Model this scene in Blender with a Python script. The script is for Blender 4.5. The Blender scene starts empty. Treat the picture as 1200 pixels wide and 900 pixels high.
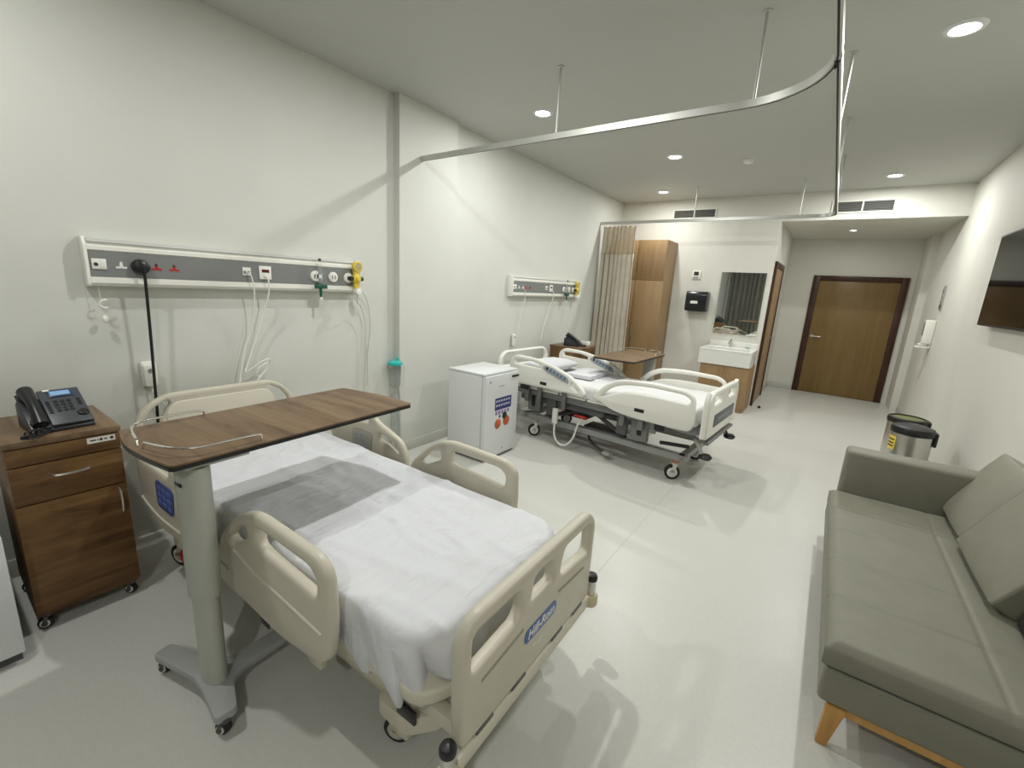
import bpy, bmesh, math, random
from mathutils import Vector, Matrix, noise
random.seed(7)
scene = bpy.context.scene
COL = scene.collection
PI = math.pi
R = math.radians

# ---------------------------------------------------------------- camera
yaw, pitch, roll = -0.61483, 0.22112, -0.05812
fwd = Vector((math.sin(yaw)*math.cos(pitch), math.cos(yaw)*math.cos(pitch), -math.sin(pitch)))
rgt0 = Vector((math.cos(yaw), -math.sin(yaw), 0))
dwn0 = fwd.cross(rgt0)
rgt = rgt0*math.cos(roll) + dwn0*math.sin(roll)
dwn = dwn0*math.cos(roll) - rgt0*math.sin(roll)
cam_data = bpy.data.cameras.new('camera')
cam = bpy.data.objects.new('camera', cam_data)
COL.objects.link(cam)
cam_data.sensor_fit = 'HORIZONTAL'
cam_data.sensor_width = 36.0
cam_data.lens = 513.7/1200*36.0
cam_data.clip_start = 0.05
M = Matrix((rgt, -dwn, -fwd)).transposed().to_4x4()
M.translation = Vector((3.15, 0.0, 1.6))
cam.matrix_world = M
scene.camera = cam

# ---------------------------------------------------------------- world, exposure
W = bpy.data.worlds.new('world'); scene.world = W
W.use_nodes = True
W.node_tree.nodes['Background'].inputs[0].default_value = (0.55, 0.6, 0.7, 1)
W.node_tree.nodes['Background'].inputs[1].default_value = 0.05
scene.view_settings.view_transform = 'Standard'
scene.view_settings.look = 'None'
scene.view_settings.gamma = 1
scene.view_settings.use_curve_mapping = False
scene.view_settings.exposure = 0.0

CEIL = 3.04
LAMP_W = 25.5
LAMP_COL = (0.99, 1.0, 0.965)
LAMPS = [(0.87, 3.45), (3.45, 3.47), (1.50, 5.11), (0.87, 6.74), (3.45, 6.75),
         (1.50, 1.80), (0.87, -0.05), (3.68, -1.35)]
LAMP_F = [0.75, 1.03, 1, 0.6, 1.1, 1, 0.66, 1.1]   # strength factor per lamp, hand-tuned to balance the room's brightness

# ---------------------------------------------------------------- materials
MATS = {}
def mat(name, col, rough=0.5, metal=0.0, noise_amt=0.0, noise_scale=20.0, bump=0.0, bump_scale=200.0,
        trans=0.0, emit=None, emit_s=0.0, coat=0.0, ior=1.45, spec=0.5):
    if name in MATS: return MATS[name]
    m = bpy.data.materials.new(name); m.use_nodes = True
    nt = m.node_tree; b = nt.nodes['Principled BSDF']
    b.inputs['Base Color'].default_value = (*col, 1)
    b.inputs['Roughness'].default_value = rough
    b.inputs['Metallic'].default_value = metal
    b.inputs['Transmission Weight'].default_value = trans
    b.inputs['Coat Weight'].default_value = coat
    b.inputs['IOR'].default_value = ior
    b.inputs['Specular IOR Level'].default_value = spec
    if emit:
        b.inputs['Emission Color'].default_value = (*emit, 1)
        b.inputs['Emission Strength'].default_value = emit_s
    tc = nt.nodes.new('ShaderNodeTexCoord')
    if noise_amt > 0:
        n = nt.nodes.new('ShaderNodeTexNoise'); n.inputs['Scale'].default_value = noise_scale
        n.inputs['Detail'].default_value = 6
        r = nt.nodes.new('ShaderNodeValToRGB')
        lo = tuple(max(0, c*(1-noise_amt)) for c in col); hi = tuple(min(1, c*(1+noise_amt)) for c in col)
        r.color_ramp.elements[0].position = 0.3; r.color_ramp.elements[1].position = 0.7
        r.color_ramp.elements[0].color = (*lo, 1); r.color_ramp.elements[1].color = (*hi, 1)
        nt.links.new(tc.outputs['Object'], n.inputs['Vector'])
        nt.links.new(n.outputs['Fac'], r.inputs['Fac'])
        nt.links.new(r.outputs['Color'], b.inputs['Base Color'])
    if bump > 0:
        n2 = nt.nodes.new('ShaderNodeTexNoise'); n2.inputs['Scale'].default_value = bump_scale
        n2.inputs['Detail'].default_value = 3
        bp = nt.nodes.new('ShaderNodeBump'); bp.inputs['Strength'].default_value = bump
        bp.inputs['Distance'].default_value = 0.01
        nt.links.new(tc.outputs['Object'], n2.inputs['Vector'])
        nt.links.new(n2.outputs['Fac'], bp.inputs['Height'])
        nt.links.new(bp.outputs['Normal'], b.inputs['Normal'])
    MATS[name] = m
    return m

def wood(name, dark, mid, light, stretch=(1, 14, 14), scale=2.2, rough=0.45, contrast=(0.3, 0.5, 0.7)):
    if name in MATS: return MATS[name]
    m = bpy.data.materials.new(name); m.use_nodes = True
    nt = m.node_tree; b = nt.nodes['Principled BSDF']
    b.inputs['Roughness'].default_value = rough
    b.inputs['Specular IOR Level'].default_value = 0.35
    tc = nt.nodes.new('ShaderNodeTexCoord')
    mp = nt.nodes.new('ShaderNodeMapping'); mp.inputs['Scale'].default_value = stretch
    n = nt.nodes.new('ShaderNodeTexNoise'); n.inputs['Scale'].default_value = scale
    n.inputs['Detail'].default_value = 8; n.inputs['Roughness'].default_value = 0.62
    n.inputs['Distortion'].default_value = 0.6
    r = nt.nodes.new('ShaderNodeValToRGB')
    e = r.color_ramp.elements
    e[0].position, e[0].color = contrast[0], (*dark, 1)
    e[1].position, e[1].color = contrast[2], (*light, 1)
    k = e.new(contrast[1]); k.color = (*mid, 1)
    nt.links.new(tc.outputs['Object'], mp.inputs['Vector'])
    nt.links.new(mp.outputs['Vector'], n.inputs['Vector'])
    nt.links.new(n.outputs['Fac'], r.inputs['Fac'])
    nt.links.new(r.outputs['Color'], b.inputs['Base Color'])
    bp = nt.nodes.new('ShaderNodeBump'); bp.inputs['Strength'].default_value = 0.06; bp.inputs['Distance'].default_value = 0.004
    nt.links.new(n.outputs['Fac'], bp.inputs['Height']); nt.links.new(bp.outputs['Normal'], b.inputs['Normal'])
    MATS[name] = m
    return m

M_WALL  = mat('wall_paint_grey_green', (0.61, 0.615, 0.57), 0.7, noise_amt=0.015, noise_scale=3, bump=0.05, bump_scale=90)
M_CREAM = mat('wall_paint_cream', (0.67, 0.66, 0.60), 0.65, noise_amt=0.015, noise_scale=3, bump=0.05, bump_scale=90)
M_CEIL  = mat('ceiling_paint', (0.50, 0.505, 0.475), 0.6, noise_amt=0.01, noise_scale=4)
M_BASE  = mat('skirting_vinyl', (0.55, 0.55, 0.50), 0.45)
M_BEIGE = mat('beige_plastic', (0.56, 0.52, 0.425), 0.38, noise_amt=0.03, noise_scale=6)
M_BEIGE2 = mat('beige_plastic_light', (0.62, 0.585, 0.48), 0.4)
M_BEIGEM = mat('beige_painted_metal', (0.55, 0.51, 0.41), 0.35, metal=0.1)
M_WHITE = mat('white_plastic', (0.80, 0.79, 0.73), 0.32)
M_WHITE2 = mat('white_enamel', (0.72, 0.735, 0.735), 0.28)
M_SHEET = mat('white_cotton', (0.67, 0.675, 0.70), 0.85, bump=0.12, bump_scale=700)
def add_wrinkles(m):
    nt = m.node_tree; b = nt.nodes['Principled BSDF']
    tc = nt.nodes.new('ShaderNodeTexCoord'); mp = nt.nodes.new('ShaderNodeMapping')
    mp.inputs['Scale'].default_value = (5.5, 1.6, 3.0); mp.inputs['Rotation'].default_value = (0, 0, 0.25)
    n = nt.nodes.new('ShaderNodeTexNoise'); n.inputs['Scale'].default_value = 2.4; n.inputs['Detail'].default_value = 2
    n.inputs['Distortion'].default_value = 0.9
    bp = nt.nodes.new('ShaderNodeBump'); bp.inputs['Strength'].default_value = 0.5; bp.inputs['Distance'].default_value = 0.03
    nt.links.new(tc.outputs['Object'], mp.inputs['Vector']); nt.links.new(mp.outputs['Vector'], n.inputs['Vector'])
    nt.links.new(n.outputs['Fac'], bp.inputs['Height'])
    old = b.inputs['Normal'].links
    if old: nt.links.new(old[0].from_socket, bp.inputs['Normal'])
    nt.links.new(bp.outputs['Normal'], b.inputs['Normal'])
add_wrinkles(M_SHEET)
M_GREYM = mat('grey_painted_metal', (0.40, 0.41, 0.37), 0.4, metal=0.1)
M_GREYD = mat('dark_grey_metal', (0.11, 0.11, 0.11), 0.4, metal=0.4)
M_FRAME = mat('bed_frame_grey', (0.20, 0.205, 0.20), 0.35, metal=0.5)
M_FRAME2 = mat('bed_base_grey', (0.31, 0.315, 0.305), 0.35, metal=0.3)
M_STEEL = mat('brushed_steel', (0.62, 0.61, 0.58), 0.28, metal=1.0)
M_ALU   = mat('aluminium', (0.56, 0.56, 0.53), 0.45, metal=0.6)
M_CHROME = mat('chrome', (0.85, 0.85, 0.84), 0.08, metal=1.0)
M_BLACK = mat('black_plastic', (0.012, 0.012, 0.013), 0.35)
M_RUBBER = mat('black_rubber', (0.02, 0.02, 0.02), 0.7)
M_BLUE  = mat('blue_plastic', (0.03, 0.06, 0.28), 0.4)
M_BLUE2 = mat('blue_grey_panel', (0.33, 0.37, 0.40), 0.4)
M_BLUE3 = mat('slate_blue_button', (0.13, 0.18, 0.25), 0.4)
M_NAVY = mat('navy_panel', (0.05, 0.075, 0.22), 0.4)
M_RED   = mat('red_plastic', (0.45, 0.02, 0.02), 0.4)
M_GREEN = mat('dark_green_plastic', (0.01, 0.09, 0.05), 0.35)
M_YELLOW = mat('yellow_plastic', (0.75, 0.55, 0.06), 0.35)
M_TEAL  = mat('teal_plastic', (0.03, 0.48, 0.46), 0.3)
M_CLEAR = mat('clear_plastic', (0.93, 0.97, 0.97), 0.08, trans=0.92, ior=1.15)
M_PANELG = mat('trunking_grey', (0.20, 0.205, 0.20), 0.45)
M_OFFW  = mat('off_white_aluminium', (0.78, 0.77, 0.71), 0.35)
M_DKHOLE = mat('dark_recess', (0.03, 0.03, 0.03), 0.8)
M_VENT = mat('vent_slat_grey', (0.16, 0.16, 0.15), 0.5)
M_OAK = wood('oak_laminate_cabinet', (0.06, 0.027, 0.007), (0.145, 0.073, 0.024), (0.22, 0.125, 0.045), stretch=(6, 1.2, 9), scale=1.7)
M_OAKT = wood('oak_laminate_top', (0.095, 0.055, 0.028), (0.165, 0.105, 0.056), (0.215, 0.145, 0.083), stretch=(1.2, 11, 11), scale=1.5)
M_WARD = wood('wardrobe_laminate', (0.26, 0.165, 0.078), (0.31, 0.20, 0.098), (0.35, 0.23, 0.12), stretch=(16, 16, 1), scale=1.3)
M_DOOR = wood('door_veneer', (0.175, 0.108, 0.036), (0.20, 0.125, 0.043), (0.225, 0.145, 0.053), stretch=(18, 18, 1), scale=1.2, rough=0.4)
M_DOORF = wood('door_frame_walnut', (0.03, 0.012, 0.006), (0.05, 0.02, 0.011), (0.07, 0.03, 0.016), stretch=(18, 18, 1), scale=1.5, rough=0.4)
M_BEECH = wood('beech_wood', (0.42, 0.22, 0.06), (0.50, 0.27, 0.08), (0.56, 0.32, 0.11), stretch=(9, 9, 1), scale=2, rough=0.4)
M_SOFA = mat('sofa_leatherette', (0.195, 0.19, 0.148), 0.5, noise_amt=0.05, noise_scale=10, bump=0.10, bump_scale=260)
M_SOFA2 = mat('sofa_cushion_leatherette', (0.225, 0.215, 0.17), 0.5, noise_amt=0.05, noise_scale=10, bump=0.10, bump_scale=260)

# floor: pale speckled vinyl with fine welded seams
def floor_mat():
    m = bpy.data.materials.new('vinyl_floor'); m.use_nodes = True
    nt = m.node_tree; b = nt.nodes['Principled BSDF']
    b.inputs['Roughness'].default_value = 0.34
    b.inputs['Specular IOR Level'].default_value = 0.35
    tc = nt.nodes.new('ShaderNodeTexCoord')
    n = nt.nodes.new('ShaderNodeTexNoise'); n.inputs['Scale'].default_value = 60; n.inputs['Detail'].default_value = 4
    r = nt.nodes.new('ShaderNodeValToRGB')
    r.color_ramp.elements[0].position = 0.35; r.color_ramp.elements[1].position = 0.65
    r.color_ramp.elements[0].color = (0.575, 0.57, 0.53, 1); r.color_ramp.elements[1].color = (0.60, 0.595, 0.555, 1)
    nt.links.new(tc.outputs['Object'], n.inputs['Vector']); nt.links.new(n.outputs['Fac'], r.inputs['Fac'])
    nt.links.new(r.outputs['Color'], b.inputs['Base Color'])
    n2 = nt.nodes.new('ShaderNodeTexNoise'); n2.inputs['Scale'].default_value = 3.5; n2.inputs['Detail'].default_value = 5
    r2 = nt.nodes.new('ShaderNodeMapRange')
    r2.inputs['To Min'].default_value = 0.27; r2.inputs['To Max'].default_value = 0.42
    nt.links.new(tc.outputs['Object'], n2.inputs['Vector']); nt.links.new(n2.outputs['Fac'], r2.inputs['Value'])
    nt.links.new(r2.outputs['Result'], b.inputs['Roughness'])
    return m
M_FLOOR = floor_mat()

# ---------------------------------------------------------------- mesh helpers
class MB:
    def __init__(s): s.bm = bmesh.new()
    def poly(s, vs, fs):
        v = [s.bm.verts.new(p) for p in vs]
        for f in fs:
            try: s.bm.faces.new([v[i] for i in f])
            except ValueError: pass
        return s
    def box(s, x0, x1, y0, y1, z0, z1, rot=None, org=None):
        vs = [Vector((x, y, z)) for z in (z0, z1) for y in (y0, y1) for x in (x0, x1)]
        if rot is not None:
            o = Vector(org) if org else Vector(((x0+x1)/2, (y0+y1)/2, (z0+z1)/2))
            vs = [rot @ (v-o) + o for v in vs]
        return s.poly(vs, [(0,2,3,1), (4,5,7,6), (0,1,5,4), (2,6,7,3), (0,4,6,2), (1,3,7,5)])
    def cyl(s, p0, p1, r0, r1=None, n=16):
        p0, p1 = Vector(p0), Vector(p1); r1 = r0 if r1 is None else r1
        d = (p1-p0).normalized(); a = d.orthogonal().normalized(); b = d.cross(a)
        vs = []
        for p, r in ((p0, r0), (p1, r1)):
            for i in range(n):
                t = 2*PI*i/n; vs.append(p + (a*math.cos(t)+b*math.sin(t))*r)
        fs = [tuple(range(n-1, -1, -1)), tuple(range(n, 2*n))]
        fs += [(i, (i+1) % n, n+(i+1) % n, n+i) for i in range(n)]
        return s.poly(vs, fs)
    def tube(s, pts, r, n=8, closed=False):
        pts = [Vector(p) for p in pts]; N = len(pts); vs = []; prev = None
        for i, p in enumerate(pts):
            if closed: d = pts[(i+1) % N]-pts[i-1]
            else: d = pts[min(i+1, N-1)]-pts[max(i-1, 0)]
            d.normalize()
            a = d.orthogonal().normalized() if prev is None else (prev - d*prev.dot(d)).normalized()
            prev = a; b = d.cross(a)
            rr = r[i] if isinstance(r, (list, tuple)) else r
            for k in range(n):
                t = 2*PI*k/n; vs.append(p + (a*math.cos(t)+b*math.sin(t))*rr)
        fs = []
        for i in range(N if closed else N-1):
            j = (i+1) % N
            fs += [(i*n+k, i*n+(k+1) % n, j*n+(k+1) % n, j*n+k) for k in range(n)]
        if not closed: fs += [tuple(range(n-1, -1, -1)), tuple(range((N-1)*n, N*n))]
        return s.poly(vs, fs)
    def lathe(s, prof, c=(0, 0, 0), n=24, axis='z'):
        vs = []; N = len(prof)
        for r, z in prof:
            for k in range(n):
                t = 2*PI*k/n; x, y = r*math.cos(t), r*math.sin(t)
                p = {'z': (x, y, z), 'x': (z, x, y), 'y': (y, z, x)}[axis]
                vs.append(Vector(p)+Vector(c))
        fs = [(i*n+k, i*n+(k+1) % n, (i+1)*n+(k+1) % n, (i+1)*n+k) for i in range(N-1) for k in range(n)]
        fs += [tuple(range(n-1, -1, -1)), tuple(range((N-1)*n, N*n))]
        return s.poly(vs, fs)
    def prism(s, poly, a, b, axis='z'):
        f = {'z': lambda u, v, w: (u, v, w), 'y': lambda u, v, w: (u, w, v), 'x': lambda u, v, w: (w, u, v)}[axis]
        n = len(poly)
        vs = [f(u, v, a) for u, v in poly] + [f(u, v, b) for u, v in poly]
        return s.poly(vs, [tuple(range(n-1, -1, -1)), tuple(range(n, 2*n))] + [(i, (i+1) % n, n+(i+1) % n, n+i) for i in range(n)])
    def build(s, name, m, parent=None, bevel=0.0, seg=2, angle=35, loc=None):
        bm = s.bm
        bmesh.ops.recalc_face_normals(bm, faces=bm.faces)
        if bevel > 0:
            es = [e for e in bm.edges if len(e.link_faces) == 2 and e.calc_face_angle(0) > R(30)]
            bmesh.ops.bevel(bm, geom=es, offset=bevel, segments=seg, profile=0.5, affect='EDGES', clamp_overlap=True)
        me = bpy.data.meshes.new(name); bm.to_mesh(me); bm.free()
        return link(name, me, m, parent, angle, loc)

def link(name, me, m, parent=None, angle=35, loc=None):
    for p in me.polygons: p.use_smooth = True
    me.set_sharp_from_angle(angle=R(angle))
    if m and not me.materials: me.materials.append(m)
    o = bpy.data.objects.new(name, me); COL.objects.link(o)
    if parent: o.parent = parent
    if loc: o.location = loc
    return o

def rnd(pts, r=0.02, n=5):
    out = []; N = len(pts)
    for i in range(N):
        p = Vector(pts[i][:2]); a = Vector(pts[i-1][:2]); b = Vector(pts[(i+1) % N][:2])
        rr = pts[i][2] if len(pts[i]) > 2 else r
        u = a-p; v = b-p; lu, lv = u.length, v.length
        if rr <= 0 or lu < 1e-6 or lv < 1e-6: out.append(tuple(p)); continue
        u.normalize(); v.normalize()
        d = min(rr, lu*0.48, lv*0.48)
        p0 = p+u*d; p1 = p+v*d
        for k in range(n+1):
            t = k/n; out.append(tuple(p0*(1-t)**2 + p*2*t*(1-t) + p1*t*t))
    return out

def smooth_pts(pts, n=6, closed=False):
    pts = [Vector(p) for p in pts]; out = []; N = len(pts)
    for i in range(N if closed else N-1):
        g = lambda k: pts[k % N] if closed else pts[max(0, min(N-1, k))]
        p0, p1, p2, p3 = g(i-1), g(i), g(i+1), g(i+2)
        for k in range(n):
            t = k/n
            out.append(0.5*((2*p1)+(p2-p0)*t+(2*p0-5*p1+4*p2-p3)*t*t+(3*p1-p0-3*p2+p3)*t**3))
    if not closed: out.append(pts[-1])
    return out

def curve_mesh(cu):
    ob = bpy.data.objects.new('tmp', cu); COL.objects.link(ob)
    dg = bpy.context.evaluated_depsgraph_get()
    me = bpy.data.meshes.new_from_object(ob.evaluated_get(dg))
    bpy.data.objects.remove(ob); bpy.data.curves.remove(cu)
    return me

def plate_mesh(loops, t, bevel):
    cu = bpy.data.curves.new('c', 'CURVE'); cu.dimensions = '2D'; cu.fill_mode = 'BOTH'
    cu.extrude = max(t/2-bevel, 0.0005); cu.bevel_depth = bevel; cu.bevel_resolution = 2; cu.offset = -bevel
    for lp in loops:
        sp = cu.splines.new('POLY'); sp.points.add(len(lp)-1)
        for q, p in zip(sp.points, lp): q.co = (p[0], p[1], 0, 1)
        sp.use_cyclic_u = True
    return curve_mesh(cu)

def plate(name, loops, t, bevel, m, parent=None, plane='xz', off=0.0, bend=None):
    """outline with holes, given thickness and rounded edges; bend(u,v)->extra offset along the normal"""
    me = plate_mesh(loops, t, bevel)
    for v in me.vertices:
        u, w, d = v.co
        if bend: d += bend(u, w)
        v.co = {'xz': (u, off+d, w), 'yz': (off+d, u, w), 'xy': (u, w, off+d)}[plane]
    bm = bmesh.new(); bm.from_mesh(me)
    bmesh.ops.remove_doubles(bm, verts=bm.verts, dist=1e-5)
    bmesh.ops.recalc_face_normals(bm, faces=bm.faces); bm.to_mesh(me); bm.free()
    me.name = name; me.materials.clear()
    return link(name, me, m, parent, 50)

def text(name, s, size, m, parent, loc, ux, uy, depth=0.0008, shear=0.0, align='CENTER'):
    cu = bpy.data.curves.new('t', 'FONT'); cu.body = s; cu.size = size; cu.extrude = depth
    cu.align_x = align; cu.align_y = 'CENTER'; cu.shear = shear; cu.offset = size*0.012
    me = curve_mesh(cu)
    ux, uy = Vector(ux), Vector(uy); uz = ux.cross(uy)
    for v in me.vertices: v.co = Vector(loc) + ux*v.co.x + uy*v.co.y + uz*v.co.z
    me.name = name; me.materials.clear()
    return link(name, me, m, parent)

def tag(o, label, cat, group=None):
    o['label'] = label; o['category'] = cat
    if group: o['group'] = group
    return o
def thing(name, label, cat, loc=(0, 0, 0), rz=0.0, group=None):
    o = bpy.data.objects.new(name, None); COL.objects.link(o)
    o.location = loc; o.rotation_euler = (0, 0, rz); o.empty_display_size = 0.1
    return tag(o, label, cat, group)
def struct(o): o['kind'] = 'structure'; return o
def dup(root, loc, rz=None):
    r = root.copy(); COL.objects.link(r); r.location = loc
    if rz is not None: r.rotation_euler = (0, 0, rz)
    for ch in list(root.children):
        c = ch.copy(); COL.objects.link(c); c.parent = r
        for g in list(ch.children):
            d = g.copy(); COL.objects.link(d); d.parent = c
    return r

# ================================================================ SETTING
XR, YF, YE, YN = 4.23, 7.40, 9.60, -2.45   # right wall, far wall, corridor end, near wall
XC = 2.36                                   # corridor's left wall
struct(MB().box(-0.1, XR+0.1, YN-0.1, YE+0.1, -0.1, 0).build('floor', M_FLOOR))
struct(MB().box(-0.1, XR+0.1, YN-0.1, YF, CEIL, CEIL+0.1).build('ceiling', M_CEIL))
struct(MB().box(-0.1, 0, YN-0.1, YF+0.1, 0, CEIL).build('wall_left', M_WALL))
struct(MB().box(0, 0.07, 2.585, 3.27, 0, CEIL).build('wall_left_column', M_WALL))
struct(MB().box(0, XC, YF, YF+0.1, 0, CEIL).build('wall_far', M_CREAM))
struct(MB().box(XC, XR+0.1, YF, YE+0.1, 2.68, CEIL).build('ceiling_corridor', M_CREAM))
struct(MB().box(XC-0.1, XC, YF+0.1, YE, 0, 2.68).build('wall_corridor_left', M_CREAM))
struct(MB().box(XC-0.1, XR+0.1, YE, YE+0.1, 0, 2.68).build('wall_corridor_end', M_CREAM))
struct(MB().box(XR, XR+0.1, YN-0.1, YE, 0, CEIL).build('wall_right', M_CREAM))
struct(MB().box(XR-0.09, XR, 9.0, YE, 0, 2.68).build('wall_right_return', M_CREAM))
struct(MB().box(0, XR, YN-0.1, YN, 0, CEIL).build('wall_near', M_CREAM))
def skirt(name, x0, x1, y0, y1):
    struct(MB().box(x0, x1, y0, y1, 0, 0.10).build(name, M_BASE, bevel=0.004))
skirt('baseboard_left', 0, 0.01, YN, 2.585)
skirt('baseboard_left_column', 0.07, 0.08, 2.585, 3.27)
skirt('baseboard_left_far', 0, 0.01, 3.27, YF)
skirt('baseboard_right', XR-0.01, XR, YN, 9.0)
skirt('baseboard_far', 0.99, 1.69, YF-0.01, YF)
skirt('baseboard_corridor_left', XC, XC+0.01, 8.57, YE)
skirt('baseboard_corridor_end', XC+0.01, 2.77, YE-0.01, YE)
# fine welded seams in the vinyl
def seam(x0, x1, y0, y1):
    struct(MB().box(x0, x1, y0, y1, 0.0, 0.0006).build('floor_seam', mat('seam_weld', (0.50, 0.485, 0.42), 0.5)))
seam(2.305, 2.309, YN, YF); seam(0.385, 0.389, YN, YF)

# main door at the corridor's end
d1 = thing('door_1', 'light oak veneer door in dark walnut frame at the corridor end', 'door', (3.42, YE, 0)); d1['kind'] = 'structure'
del d1['category']
f = MB().box(-0.645, -0.555, -0.035, 0, 0, 2.075).box(0.555, 0.645, -0.035, 0, 0, 2.075).box(-0.555, 0.555, -0.035, 0, 1.99, 2.075)
f.build('door_frame', M_DOORF, d1, bevel=0.003)
MB().box(-0.553, 0.553, -0.022, 0, 0.006, 1.988).build('door_leaf', M_DOOR, d1, bevel=0.002)
h = MB().cyl((-0.50, -0.022, 1.02), (-0.50, -0.07, 1.02), 0.011).tube([(-0.50, -0.068, 1.02), (-0.44, -0.07, 1.02), (-0.37, -0.07, 1.02)], 0.009).cyl((-0.50, -0.022, 1.02), (-0.50, -0.03, 1.02), 0.026)
h.build('door_handle', M_STEEL, d1)
# bathroom door in the corridor's left wall
d2 = thing('door_2', 'oak side door with dark frame in the corridor left wall', 'door', (XC, 8.02, 0)); d2['kind'] = 'structure'
del d2['category']
f = MB().box(0, 0.035, -0.54, -0.46, 0, 2.15).box(0, 0.035, 0.46, 0.54, 0, 2.15).box(0, 0.035, -0.46, 0.46, 2.07, 2.15)
f.build('door_frame', M_DOORF, d2, bevel=0.003)
MB().box(0, 0.022, -0.458, 0.458, 0.006, 2.068).build('door_leaf', M_WARD, d2, bevel=0.002)
MB().cyl((0.022, 0.39, 1.0), (0.07, 0.39, 1.0), 0.011).tube([(0.068, 0.39, 1.0), (0.07, 0.33, 1.0), (0.07, 0.27, 1.0)], 0.009).build('door_handle', M_STEEL, d2)

# ================================================================ DOWNLIGHTS
def downlight(x, y, z, label, r=0.075, power=LAMP_W):
    t = thing('downlight', label, 'ceiling light', (x, y, z), 0, 'recessed downlights')
    MB().lathe([(r*0.80, 0.0), (r*0.80, -0.004), (r*0.86, -0.010), (r*1.12, -0.008), (r*1.20, 0.0)], n=32).build('trim_ring', M_WHITE2, t)
    MB().lathe([(r*0.78, -0.001), (r*0.72, -0.005), (0.001, -0.006)], n=28).build('lens', mat('lamp_lens', (1, 1, 1), 0.3, emit=LAMP_COL, emit_s=25), t)
    L = bpy.data.lights.new('downlight_lamp', 'AREA'); L.shape = 'DISK'; L.size = r*0.9; L.energy = power; L.color = LAMP_COL
    L.spread = R(180)
    lo = bpy.data.objects.new('downlight_lamp', L); COL.objects.link(lo); lo.parent = t; lo.location = (0, 0, -0.013)
    return t
lamp_labels = ['lit recessed downlight over the grey fridge corner by the left wall',
 'large bright recessed downlight at the top right of the ceiling',
 'lit recessed downlight in mid ceiling above the white bed',
 'lit recessed downlight close to the wardrobe and curtain',
 'lit recessed downlight above the right wall near the corridor',
 'lit recessed downlight directly above the beige bed',
 'lit recessed downlight above the wooden bedside cabinet with the telephone',
 'lit recessed downlight by the near end of the right wall']
lamp_labels[0] = 'lit recessed downlight beside the curtain track rod, above the white fridge'
for (x, y), lb, k in zip(LAMPS, lamp_labels, LAMP_F): downlight(x, y, CEIL, lb, power=LAMP_W*k)
downlight(3.19, 8.45, 2.68, 'small square-looking lit downlight in the lowered corridor ceiling', r=0.045, power=7)

# ceiling smoke detector
t = thing('smoke_detector', 'small white round detector on the ceiling above the white bed', 'detector', (2.15, 5.53, CEIL))
MB().lathe([(0.055, 0), (0.055, -0.012), (0.046, -0.03), (0.02, -0.036)], n=28).build('detector_base', M_OFFW, t)
MB().lathe([(0.018, -0.034), (0.016, -0.042), (0.004, -0.044)], n=20).build('sensor_dome', M_WHITE, t)

# air grilles
def grille(x0, x1, z0, z1, label):
    t = thing('air_vent', label, 'vent', ((x0+x1)/2, YF, (z0+z1)/2), 0, 'white framed wall air grilles')
    w, h = (x1-x0)/2, (z1-z0)/2
    fr = MB().box(-w, w, -0.015, 0, h-0.018, h).box(-w, w, -0.015, 0, -h, -h+0.018)
    for a in (-w, -0.009, w-0.018): fr.box(a, a+0.018, -0.015, 0, -h+0.018, h-0.018)
    fr.build('frame', M_OFFW, t, bevel=0.002)
    MB().box(-w+0.018, w-0.018, -0.002, -0.0005, -h+0.018, h-0.018).build('backing', M_DKHOLE, t)
    for s in (-1, 1):
        for k in range(6):
            z = -h+0.03 + k*(2*h-0.06)/5
            a, b = (s*0.012, s*(w-0.02)) if s > 0 else (-(w-0.02), -0.012)
            MB().box(a, b, -0.013, -0.004, z-0.0045, z+0.0045, rot=Matrix.Rotation(R(35), 3, 'X')).build('slat', M_VENT, t)
grille(0.85, 1.49, 2.755, 2.90, 'dark slatted wall air grille above the wardrobe and towel dispenser')
grille(2.90, 3.55, 2.755, 2.91, 'dark slatted wall air grille above the corridor opening')

# ================================================================ CURTAIN TRACKS
ZT = 2.615
TRK = thing('curtain_track', 'branched aluminium curtain track hung from the ceiling around both beds', 'curtain rail')
def track(pts, rods, w=0.026, h=0.038):
    t = TRK
    P = [Vector((x, y, ZT)) for x, y in pts]; n = len(P); vs = []; fs = []
    for i, p in enumerate(P):
        d = (P[min(i+1, n-1)]-P[max(i-1, 0)]).normalized(); s = Vector((-d.y, d.x, 0))
        vs += [p+s*w/2+Vector((0, 0, h/2)), p-s*w/2+Vector((0, 0, h/2)), p-s*w/2-Vector((0, 0, h/2)), p+s*w/2-Vector((0, 0, h/2))]
    for i in range(n-1):
        for k in range(4): fs.append((i*4+k, i*4+(k+1) % 4, i*4+4+(k+1) % 4, i*4+4+k))
    fs += [(3, 2, 1, 0), tuple(range(4*n-4, 4*n))]
    MB().poly(vs, fs).build('rail', M_ALU, t, angle=50)
    # dark glide slot under the rail
    vs = []; fs = []
    for i, p in enumerate(P):
        d = (P[min(i+1, n-1)]-P[max(i-1, 0)]).normalized(); s = Vector((-d.y, d.x, 0))
        vs += [p+s*0.004-Vector((0, 0, h/2+0.0008)), p-s*0.004-Vector((0, 0, h/2+0.0008))]
    for i in range(n-1): fs.append((2*i, 2*i+1, 2*i+3, 2*i+2))
    MB().poly(vs, fs).build('glide_slot', M_DKHOLE, t)
    for x, y in rods:
        MB().cyl((x, y, ZT+h/2), (x, y, CEIL), 0.008, n=12).lathe([(0.024, CEIL), (0.024, CEIL-0.004), (0.009, CEIL-0.008)], (x, y, 0), n=16).build('hanger_rod', M_ALU, t)
    return t
def arc(cx, cy, r, a0, a1, n=10): return [(cx+r*math.cos(R(a0+(a1-a0)*i/n)), cy+r*math.sin(R(a0+(a1-a0)*i/n))) for i in range(n+1)]
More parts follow.
